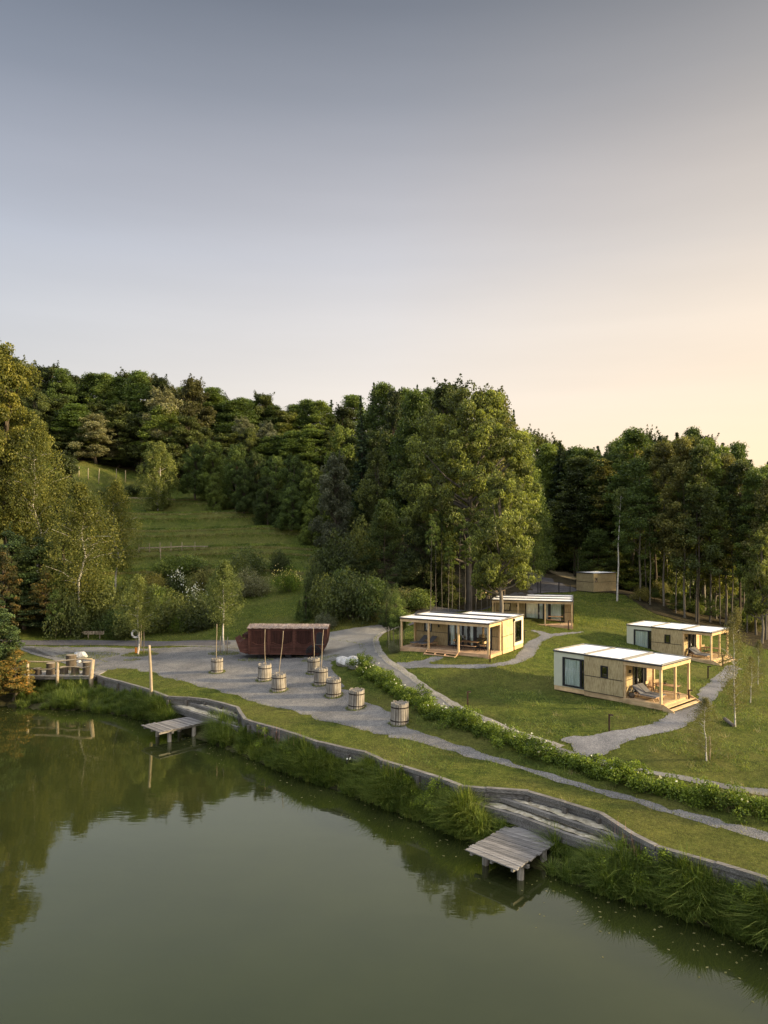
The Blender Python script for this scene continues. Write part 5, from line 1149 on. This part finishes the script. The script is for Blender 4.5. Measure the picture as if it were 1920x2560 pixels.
for u, vt, Z, w in ((840,1330,104,130),(900,1300,107,110),(880,1400,98,100),(930,1430,95,90),(1010,1400,93,130),(1080,1330,96,120),(1120,1420,91,90)):
    plant('round2' if u % 3 else 'bushd', u, vt, Z, w, 'dark green tree of the low thicket', 'tree', 'trees of the thicket left of the huge oak', sink=.8)
# right wood
GR = {'beechA':'tall green beech in the right wood','beechB':'tall olive beech in the right wood','beechC':'tall dark beech in the right wood','pole':'thin tree in the right wood','spruce2':'narrow dark spruce in the right wood','shoots':'dark tree in the right wood','dark':'dark rounded tree in the right wood'}
for row, (Z0, dv, st, kinds) in enumerate(((150,-2,38,('shoots','dark','spruce2')),(134,18,40,('dark','shoots','beechC')),(120,35,40,('beechA','beechB','beechC')))):
    u = 1345+row*25
    while u < 2080:
        kd = rt.choice(kinds)
        if not (row == 2 and u < 1420): plant(kd, u, sk(min(u, 1990))+dv+rt.uniform(-10, 16), Z0+rt.uniform(-3, 3), 120*rt.uniform(.8, 1.2), GR[kd], 'tree', 'trees of the right wood')
        u += rt.uniform(.8, 1.2)*st
for u, vb, vt, kd in ((1600,1502,1150,'beechA'),(1615,1496,1190,'pole'),(1660,1516,1110,'beechB'),(1690,1533,1150,'pole'),(1712,1545,1100,'beechB'),(1740,1556,1180,'pole'),(1745,1560,1120,'beechC'),(1775,1556,1140,'beechA'),(1800,1560,1160,'pole'),(1815,1562,1140,'beechB'),
        (1830,1570,1190,'pole'),(1850,1572,1160,'beechC'),(1868,1582,1210,'pole'),(1890,1588,1180,'beechA'),(1915,1600,1200,'beechB'),(1650,1490,1170,'beechC'),(1577,1478,1160,'pole'),(1540,1462,1140,'beechA'),(1560,1458,1180,'pole'),(1940,1600,1170,'beechA'),(1980,1600,1180,'beechC'),(1625,1512,1200,'pole'),(1670,1500,1190,'pole'),(1725,1530,1150,'pole'),(1790,1540,1180,'pole'),(1860,1560,1180,'pole')):
    q = G(u, vb); plant(kd, u, vt, q.y, {'pole':70}.get(kd, 115), GR[kd], 'tree', 'trees of the right wood')
for u in range(1075, 1245, 14):
    if abs(u-1172) > 10: plant('pole', u+rt.uniform(-4,4), 1330+rt.uniform(-60,30), 84+rt.uniform(-1.5,4), 34, 'thin pale pole like tree beside the huge oak trunk', 'tree', 'thin young trees around the oak trunks', sink=.3)
ra = random.Random(8)
for k in range(46):
    u = 1290+k*16+ra.uniform(-10, 10); Z = ra.choice((112, 122, 130)); x = (u-CX)/F*Z; g = hz(x, Z); v = VH+(H-g)/F*Z*0
    vtop = VH-((g+ra.uniform(5, 10))-H)*F/Z
    if 1330 < u < 1480 and Z < 125: continue
    plant(ra.choice(('layer','round2','bushd')), u, vtop, Z, ra.uniform(100, 150), 'shaded young tree under the high crowns of the right wood', 'tree', 'understorey of the right wood')
for k in range(20):
    u = -100+k*48+ra.uniform(-14, 14); Z = 150+ra.uniform(0, 6) if u < 500 else 150; x = (u-CX)/F*Z; g = hz(x, Z); vtop = VH-((g+ra.uniform(5, 9))-H)*F/Z
    if u < 300 or u > 500: plant('round2', u, vtop, Z+8, ra.uniform(110, 150), 'shaded young tree under the crowns behind the grassy hill', 'tree', 'understorey behind the grassy hill')
for k in range(16):
    u = 1590+k*21+ra.uniform(-8, 8); q = G(u, np.interp(u, [1590, 1700, 1900], [1496, 1535, 1592])+ra.uniform(-22, 2)); kd = ra.choice(('busho', 'bushg', 'sapling', 'layer')); hh = ra.uniform(1.2, 3.2); vtop = VH+(H-q.z-hh)/q.y*F
    plant(kd, u, vtop, q.y, ra.uniform(34, 60), 'leafy plant at the wood edge', 'shrub', 'understorey along the wood edge')
# foreground conifer at the shore
cf = TP['pine'][0](); X0 = (-12-CX)/F*64.5; cf.location = (X0, 64.5, .5); zt_ = H-(1500-VH)/F*64.5; cf.scale = ((190/F*64.5/2)/4.8,)*2+((zt_-.5)/12,); tag(cf, 'dense dark green conifer hanging over the water at the left edge', 'conifer')
cf2 = copy_tree(cf); cf2.location = ((-95-CX)/F*65, 65, .5); cf2.rotation_euler = (0,0,2); tag(cf2, 'conifer mostly outside the left edge beside the shore', 'conifer')
cf3 = copy_tree(TP['rust'][1]); cf3.location = ((35-CX)/F*63.6, 63.6, .3); cf3.rotation_euler = (0,0,1); cf3.scale = (.62,.62,.50); tag(cf3, 'low brownish conifer branches at the water beside the rustic bridge', 'conifer')
# thin brown trunk tree
plant('sapling', 138, 1478, None, 60, 'small drooping tree with a straight brown trunk left of the arrow sign', vb=1597)
# shrubs and small trees below the hill
S = [('bushd',330,1590,1500,110,'dark shrub behind the staked birch'),('bushg',300,1590,1520,110,'green shrub right of the arrow sign'),('bushg',392,1560,1460,110,'bright green shrub behind the lifebuoy birch on its right'),
 ('bushd',440,1575,1480,140,'dark green shrub at the road left of the slim birch'),('bushy',455,1578,1530,80,'light green leafy low shrub at the road verge left of the slim birch'),('bushd',500,1572,1490,120,'dark shrub directly left behind the slim birch'),
 ('bushw',485,1530,1470,105,'white flowering shrub in the middle of the slope planting'),('bushw',440,1490,1432,90,'upper white flowering shrub on the slope planting'),('busho',380,1500,1420,100,'olive shrub at the left of the slope planting'),
 ('busho',510,1500,1405,85,'upright olive shrub above the white flowering shrub'),('bushd',590,1480,1385,110,'dark spreading shrub above the slim birch'),('bushr',630,1490,1420,100,'grey brown shrub right of the slim birch'),
 ('bushd',615,1440,1370,120,'dark tall shrub at the top right of the slope planting'),('bushg',420,1440,1385,90,'green shrub just below the rail fence'),('bushg',475,1430,1385,100,'rounded shrub below the right half of the rail fence'),
 ('bushe',722,1478,1415,80,'bright yellow green shrub on the lawn above the red wagon'),('bushd',790,1480,1410,70,'dark pointed shrub right of the yellow green shrub'),('conebush',765,1552,1462,45,'light green cone shaped shrub behind the wagon roof end'),
 ('conebush',748,1548,1500,40,'smaller cone shaped shrub left of the light green cone'),('bushd',820,1540,1440,130,'dark green shrub mass right above the wagon'),('bushd',880,1545,1425,150,'tall dark shrub along the road above the red wagon, right part'),
 ('bushg',930,1545,1440,120,'green shrub at the road bend behind the staked young trees'),('busho',1010,1520,1465,120,'olive shrub left behind the wide cabin'),('bushg',1050,1525,1470,90,'light green shrub right behind the wide cabin roof'),
 ('bushr',815,1570,1530,60,'small grey green shrub at the wagon end by the roadside'),('bushd',560,1520,1450,90,'dark shrub behind the upper crown of the slim birch'),('bushd',270,1570,1450,130,'dark shrub in the shade under the big golden birch'),
 ('bushd',340,1540,1440,120,'dark shrub above the staked birch crown'),('bushg',860,1500,1420,120,'green shrub above the tall dark roadside shrub'),('busho',985,1560,1500,80,'shrub at the roadside left of the wide cabin'),
 ('bushd',175,1590,1480,110,'dark shrub beside the white trunk of the big birch'),('bushd',700,1430,1375,60,'dark low shrub at the left of the yellow green shrub'),('bushd',275,1240,1212,90,'dark low shrub row on the hilltop left of the birch'),
 ('bushd',330,1232,1210,70,'low shrub beside the hilltop vine stakes'),('bushr',983,1632,1600,34,'small round bush under the staked young trees at the road bend')]
for kd, u, vb, vt, w, lb in S: plant(kd, u, vt, None, w, lb, 'shrub', None, vb=vb)
for k, (u, vb) in enumerate(((966,1618),(978,1606),(993,1622),(1004,1600))):
    plant('sapling', u, (1478,1492,1486,1500)[k], None, 62, ('left front','left rear','right front','right rear')[k]+' of the four staked young trees at the road bend', 'tree', None, vb=vb)
    q = G(u+6, vb+2); pole(q, ptop(u+6, vb-52, q.y), .04, 'wooden stake supporting a young tree at the road bend', 'tree_stake', 'stick_wood', 'stakes of the young trees at the road bend', 'stake', 3)
for u, v, t, lb in ((359,1634,1566,'right stake beside the lifebuoy birch'),(352,1620,1560,'rear stake beside the lifebuoy birch'),(550,1632,1590,'left stake of the slim birch by the wagon'),(568,1634,1592,'right stake of the slim birch by the wagon'),(1774,1900,1840,'short stake beside the sparse birch on the right lawn')):
    q = G(u, v); pole(q, ptop(u+1, t, q.y), .045, lb, 'tree_stake', 'stick_wood', None, 'stake', 3)
# ------------------------------------------------------------------ flowering hedge along the road
HC = [(885,1664),(925,1690),(960,1714),(1050,1768),(1140,1807),(1240,1846),(1300,1874),(1400,1904),(1495,1936),(1644,1978),(1780,2012),(1920,2042),(2060,2072)]
hp_ = catmull([Vector((*G(*p)[:2], 0)) for p in HC], 8, False)
rg = np.random.default_rng(9)
HPX = np.array([[p.x, p.y] for p in hp_]); sg_ = np.r_[0, np.cumsum(np.hypot(*np.diff(HPX, axis=0).T))]
def hpt(s): return np.stack([np.interp(s, sg_, HPX[:, 0]), np.interp(s, sg_, HPX[:, 1])], 1)
nC = 640; s = rg.uniform(0, sg_[-1], nC); c2 = hpt(s)+rg.normal(0, .42, (nC, 2)); hgt = (.75+.3*np.sin(s*1.1)+.22*np.sin(s*2.7+1))*.85
zc = hl(c2[:, 0], c2[:, 1])+rg.uniform(.15, 1, nC)*hgt
hd = empty('hedge', (HPX[0, 0], HPX[0, 1], 0), 0, 'long low rose hedge with pale blossoms between the gravel path and the road', 'hedge'); hd.location = (0,0,0)
V, ti = clusters(np.c_[c2, zc], rg.uniform(.28, .5, nC), 150, .105, rg, .85, .15, shell=.3, aspect=.65)
fromquads('leaves', V, M['hedge_leaf'], ti, hd)
nf = 90; s = rg.uniform(0, sg_[-1], nf); c2 = hpt(s)+rg.normal(0, .42, (nf, 2)); zc = hl(c2[:, 0], c2[:, 1])+rg.uniform(.4, .95, nf)
k = np.repeat(np.arange(nf), 5); fromquads('blossoms', leafquads(np.c_[c2, zc][k]+rg.normal(0, .025, (nf*5, 3)), .085, rg, .3, 0, .9), M['white_flower'], rg.uniform(0, 1, nf*5), hd)
# ------------------------------------------------------------------ blades
def blades(name, bx, by, bz_, h, lean, w, mat, rg, parent=None, segs=3, tint=None, kind='stuff', dirs=None):
    n = len(bx); a = rg.uniform(0, 6.28, n) if dirs is None else dirs; wx, wy = -np.sin(a), np.cos(a); rows = []
    for k in range(segs+1):
        t = k/segs; r = lean*t**1.7; z = h*(t-.38*(lean/np.maximum(h, .01))*t**2.5); ww = w*(1-t)**.8+.0015
        x = bx+np.cos(a)*r; y = by+np.sin(a)*r; rows.append(np.stack([np.stack([x-wx*ww, y-wy*ww, bz_+z], 1), np.stack([x+wx*ww, y+wy*ww, bz_+z], 1)], 1))
    V = np.stack(rows, 1); V = V.reshape(n, -1, 3); m = (segs+1)*2; b = (np.arange(n)*m)[:, None, None]
    f = np.array([[2*k, 2*k+1, 2*k+3, 2*k+2] for k in range(segs)])[None]; Fq = (b+f).reshape(-1, 4)
    ti = rg.uniform(0, 1, n) if tint is None else tint
    o = npmesh(name, V.reshape(-1, 3), Fq, mat, parent, {'tint': np.clip(np.repeat(ti, segs), 0, 1)}); return o
def reedbank(name, label, ur, n, seed, hh=(.75, 1.35), skip=(), per=130):
    rg = np.random.default_rng(seed); u = rg.uniform(*ur, n); t = rg.uniform(.05, 1.02, n)
    keep = np.ones(n, bool)
    for a, b, ta, tb in skip: keep &= ~((u > a) & (u < b) & (t > ta) & (t < tb))
    dens = np.interp(u, [-400, 0, 900, 1920, 2300], [.6, .8, .8, 1, 1]); keep &= rg.uniform(0, 1, n) < dens
    u, t = u[keep], t[keep]; Zw, Zs_ = wallZ(u), shoreZ(u); Z = Zw+(Zs_-Zw)*t; x = (u-CX)/F*Z; z = np.interp(t, tt, zz)-.05; m = len(u)
    hC = rg.uniform(*hh, m)*(.8+.3*np.sin(u*.031+seed))*np.interp(t, [0, .3, .6, 1], [.85, 1, 1, .9]); tc = rg.uniform(0, .6, m); dry = rg.uniform(0, 1, m)
    k = np.repeat(np.arange(m), per); bx = x[k]+rg.normal(0, .085, len(k)); by = Z[k]+rg.normal(0, .085, len(k)); h = hC[k]*rg.uniform(.6, 1.1, len(k))
    o = blades(name, bx, by, z[k], h, h*rg.uniform(.05, 1.25, len(k)), .014+.010*rg.uniform(0, 1, len(k)), M['reed_leaf'], rg, tint=tc[k]*.7+rg.uniform(0, .6, len(k)))
    tag(o, label, 'reeds', None, 'stuff'); return o
reedbank('reeds', 'tall green sedge growing along the bank below the rustic bridge and left wall', (50, 432), 420, 21, (1.0, 1.7))
reedbank('reeds', 'green sedge tussocks along the bank between the two docks', (520, 1262), 760, 22, (.95, 1.65), skip=((1170,1262,0,.45),(520,612,0,.35)))
reedbank('reeds', 'green sedge tussocks along the bank right of the larger front dock', (1362, 2350), 640, 23, (1.0, 1.7), skip=((1362,1590,0,.42),))
# broad leaved herbs, pink spikes and daisies in the bank
rg = np.random.default_rng(31); uu = np.r_[rg.uniform(640, 760, 14), rg.uniform(1000, 1120, 16), rg.uniform(1500, 1760, 34), rg.uniform(1780, 2000, 14), rg.uniform(370, 388, 5)]; tq = rg.uniform(.15, 1.0, len(uu))
Zw = wallZ(uu); Z = Zw+(shoreZ(uu)-Zw)*tq; c = np.stack([(uu-CX)/F*Z, Z, np.interp(tq, tt, zz)+rg.uniform(.45, 1.1, len(uu))], 1)
V, ti = clusters(c, rg.uniform(.2, .38, len(c)), 130, .075, rg, 1.0, .1, aspect=.7, shell=.1); tag(fromquads('bank_herbs', V, M['hedge_leaf'], ti, None), 'broad leaved green herbs growing among the sedge on the bank', 'herbs', None, 'stuff')
uu = np.r_[rg.uniform(640, 760, 26), rg.uniform(950, 1000, 7), rg.uniform(1520, 1600, 14)]; tq = rg.uniform(.1, .45, len(uu)); Zw = wallZ(uu); Z = Zw+(shoreZ(uu)-Zw)*tq; zb = np.interp(tq, tt, zz)
tag(blades('dry_grass_spikes', (uu-CX)/F*Z, Z, zb, rg.uniform(1.1, 1.6, len(uu)), rg.uniform(.02, .2, len(uu)), .018, M['pink_flower'], rg), 'pinkish dry grass spikes standing above the sedge along the wall', 'dry grass', None, 'stuff')
fl = [(1128,2045),(1218,2082),(1135,2052),(905,1922),(868,1896),(875,1897),(576,1833),(966,1953),(1174,2050)]
c = []
for u, v in fl:
    Z = float(wallZ(u)+(shoreZ(u)-wallZ(u))*.45); p = PZ(u, v, Z); c += [list(p)]*8
c = np.array(c)+rg.normal(0, .03, (len(c), 3)); tag(fromquads('bank_flowers', leafquads(c, .08, rg, .3, 0, .9), M['white_flower'], rg.uniform(0, 1, len(c)), None), 'single white blossoms scattered through the sedge on the bank', 'flowers', None, 'stuff')
# lawn blades: denser near, none on the sheets or under the cabins
def onlawn(x, y):
    u = CX+F*x/y; ok = (y > wallZ(u)+.25)
    for p in POLYS: ok &= ~inpoly(p, x, y)
    for cab, (a, b) in ((cabC,(8.8,4.5)),(cabE,(8.8,4.5)),(cabB,(8.9,8.2)),(cabD,(8.9,8.2))):
        dx, dy = x-cab.location.x, y-cab.location.y; c_, s_ = math.cos(cab.rotation_euler.z), math.sin(cab.rotation_euler.z); lx, ly = dx*c_+dy*s_, -dx*s_+dy*c_
        ok &= ~((lx > -.1) & (lx < a+.1) & (ly > -.1) & (ly < b+.1))
    return ok
def lawn(name, label, n, ur, vr, hh, w, mat, seed, lean=.7, patch=None):
    rg = np.random.default_rng(seed); u = rg.uniform(*ur, n); Z = rg.uniform(vr[1]**-1., vr[0]**-1., n)**-1.; x = (u-CX)/F*Z; ok = onlawn(x, Z)
    if patch is not None: ok &= patch(x, Z, u)
    x, Z = x[ok], Z[ok]; z = hl(x, Z)-.01; h = rg.uniform(*hh, len(x))*(Z/45)**.5; pt = .5+.5*np.sin(x*.9+np.sin(Z*.7)*2)*np.cos(Z*.8+x*.3)
    return tag(blades(name, x, Z, z, h, h*rg.uniform(.2, lean*1.5, len(x)), w*(Z/45), M[mat], rg, segs=1, tint=.5*pt+rg.uniform(0, .65, len(x))), label, 'grass', None, 'stuff')
lawn('lawn_grass', 'short mown grass blades of the lawns around the pond and cabins', 230000, (-30, 1960), (26, 100), (.03, .08), .012, 'lawn_blade', 41)
lawn('hill_grass', 'grass blades on the terraced hill and mound behind', 130000, (200, 1700), (80, 155), (.06, .14), .014, 'lawn_blade', 42)
lawn('rough_grass', 'longer rough grass on the banked slopes around the cabins and road edges', 60000, (1000, 1960), (38, 80), (.10, .24), .012, 'reed_leaf', 43, 1.0, lambda x, y, u: (np.sin(x*.8)+np.sin(y*.9+x*.4)+.6*np.sin(x*2.3)) > (.3-.9*((u > 1750) & (y < 60))))
lawn('dry_grass', 'straw coloured tall grass at the right end of the hedge and in the slope', 26000, (1330, 1960), (33, 60), (.15, .5), .010, 'dry_blade', 44, .8, lambda x, y, u: ((u > 1820) & (y < 36+(u-1820)*0) & (y > 33)) | ((np.sin(x*1.9+y)+np.sin(y*2.1-x)) > 1.75))
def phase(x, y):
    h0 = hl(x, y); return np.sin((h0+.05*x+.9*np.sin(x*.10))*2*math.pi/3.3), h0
lawn('terrace_grass', 'pale grass along the terrace edges of the grassy hill, imitating grazing light', 240000, (250, 900), (105, 150), (.10, .20), .014, 'dry_blade', 45, .9, lambda x, y, u: (np.abs(phase(x, y)[0]-.62) < .20) & (phase(x, y)[1] > 9) & (phase(x, y)[1] < 23) & (x < -12))  # grazing light on the terrace crests, put into the grass colour
lawn('terrace_grass', 'darker grass on the terrace banks of the grassy hill, imitating their shade', 160000, (250, 900), (105, 150), (.12, .22), .014, 'reed_leaf', 46, .6, lambda x, y, u: (np.abs(phase(x, y)[0]+.1) < .35) & (phase(x, y)[1] > 9) & (phase(x, y)[1] < 23) & (x < -12))  # shade of the banks below the crests, put into the grass colour
rg = np.random.default_rng(61); nl = 260; uu = rg.uniform(-20, 1950, nl); Z = shoreZ(uu)-np.abs(rg.normal(0, 1.6, nl))-.3; a = rg.uniform(0, 6.28, nl); cx_ = (uu-CX)/F*Z; r_ = rg.uniform(.02, .05, nl)
V = np.stack([np.stack([cx_+np.cos(a+k*1.571)*r_*(1 if k % 2 else 1.7), Z+np.sin(a+k*1.571)*r_*(1 if k % 2 else 1.7), np.full(nl, .006)], 1) for k in range(4)], 1)
tag(fromquads('floating_leaves', V, M['dry_blade'], rg.uniform(0, 1, nl), None), 'tiny fallen leaves floating on the pond along the bank', 'leaves', None, 'stuff')
# grass islands around barrels, saplings and the wagon
rg = np.random.default_rng(50); px_, py_ = [], []
for L in BLOC: a = rg.uniform(0, 6.28, 420); r = .60+np.abs(rg.normal(0, .10, 420)); px_.append(L.x+np.cos(a)*r); py_.append(L.y+np.sin(a)*r)
for u, v, rr, n in ((350,1637,1.3,1500),(353,1632,.9,900),(560,1634,1.1,900),(220,1640,2.2,1600),(640,1650,1.2,500),(800,1648,1.3,700),(980,1742,.8,300),(330,1650,.6,200)):
    q = G(u, v); a = rg.uniform(0, 6.28, n); r = rr*np.sqrt(rg.uniform(0, 1, n)); px_.append(q.x+np.cos(a)*r*1.5); py_.append(q.y+np.sin(a)*r*.8)
for pp in POLYS[:6]:
    A = np.array(pp); B = np.roll(A, -1, 0); L = np.hypot(*(B-A).T); k = np.repeat(np.arange(len(A)), np.minimum((L*rg.uniform(14, 22)).astype(int)+1, 60)); t = rg.uniform(0, 1, (len(k), 1))
    q = A[k]*(1-t)+B[k]*t+rg.normal(0, .10, (len(k), 2)); m = (q[:, 1] > 20) & (q[:, 1] < 85) & (np.abs(q[:, 0]) < q[:, 1]*.56); px_.append(q[m, 0]); py_.append(q[m, 1])
x = np.concatenate(px_); y = np.concatenate(py_); h = rg.uniform(.05, .17, len(x)); tag(blades('grass_tufts', x, y, hl(x, y)+.02, h, h*rg.uniform(.2, 1, len(x)), .014, M['lawn_blade'], rg, segs=1), 'small grass tufts round the barrels, saplings and wagon on the gravel', 'grass', None, 'stuff')
ORD = ['leftmost','second from left','third from left','fourth from left','fifth from left','sixth from left','seventh from left','eighth from left','ninth from left','tenth from left','eleventh from left','twelfth from left','thirteenth from left']
byl = {}
for o in bpy.data.objects:
    if o.parent is None and o.get('label') and o.get('group'): byl.setdefault(o['label'], []).append(o)
for lb, os_ in byl.items():
    if len(os_) > 1:
        os_.sort(key=lambda o: o.location.x/max(o.location.y, 1))
        for i, o in enumerate(os_):
            if i < len(ORD): o['label'] = lb+', '+ORD[i]
print('trees', NT_[0], 'objects', len(bpy.data.objects), 'polys', sum(len(o.data.polygons) for o in bpy.data.objects if o.type == 'MESH'))
for o in bpy.data.objects:
    if o.parent is None and o.type in ('MESH','EMPTY') and not o.get('label') and not o.get('kind'): print('UNTAGGED', o.name)
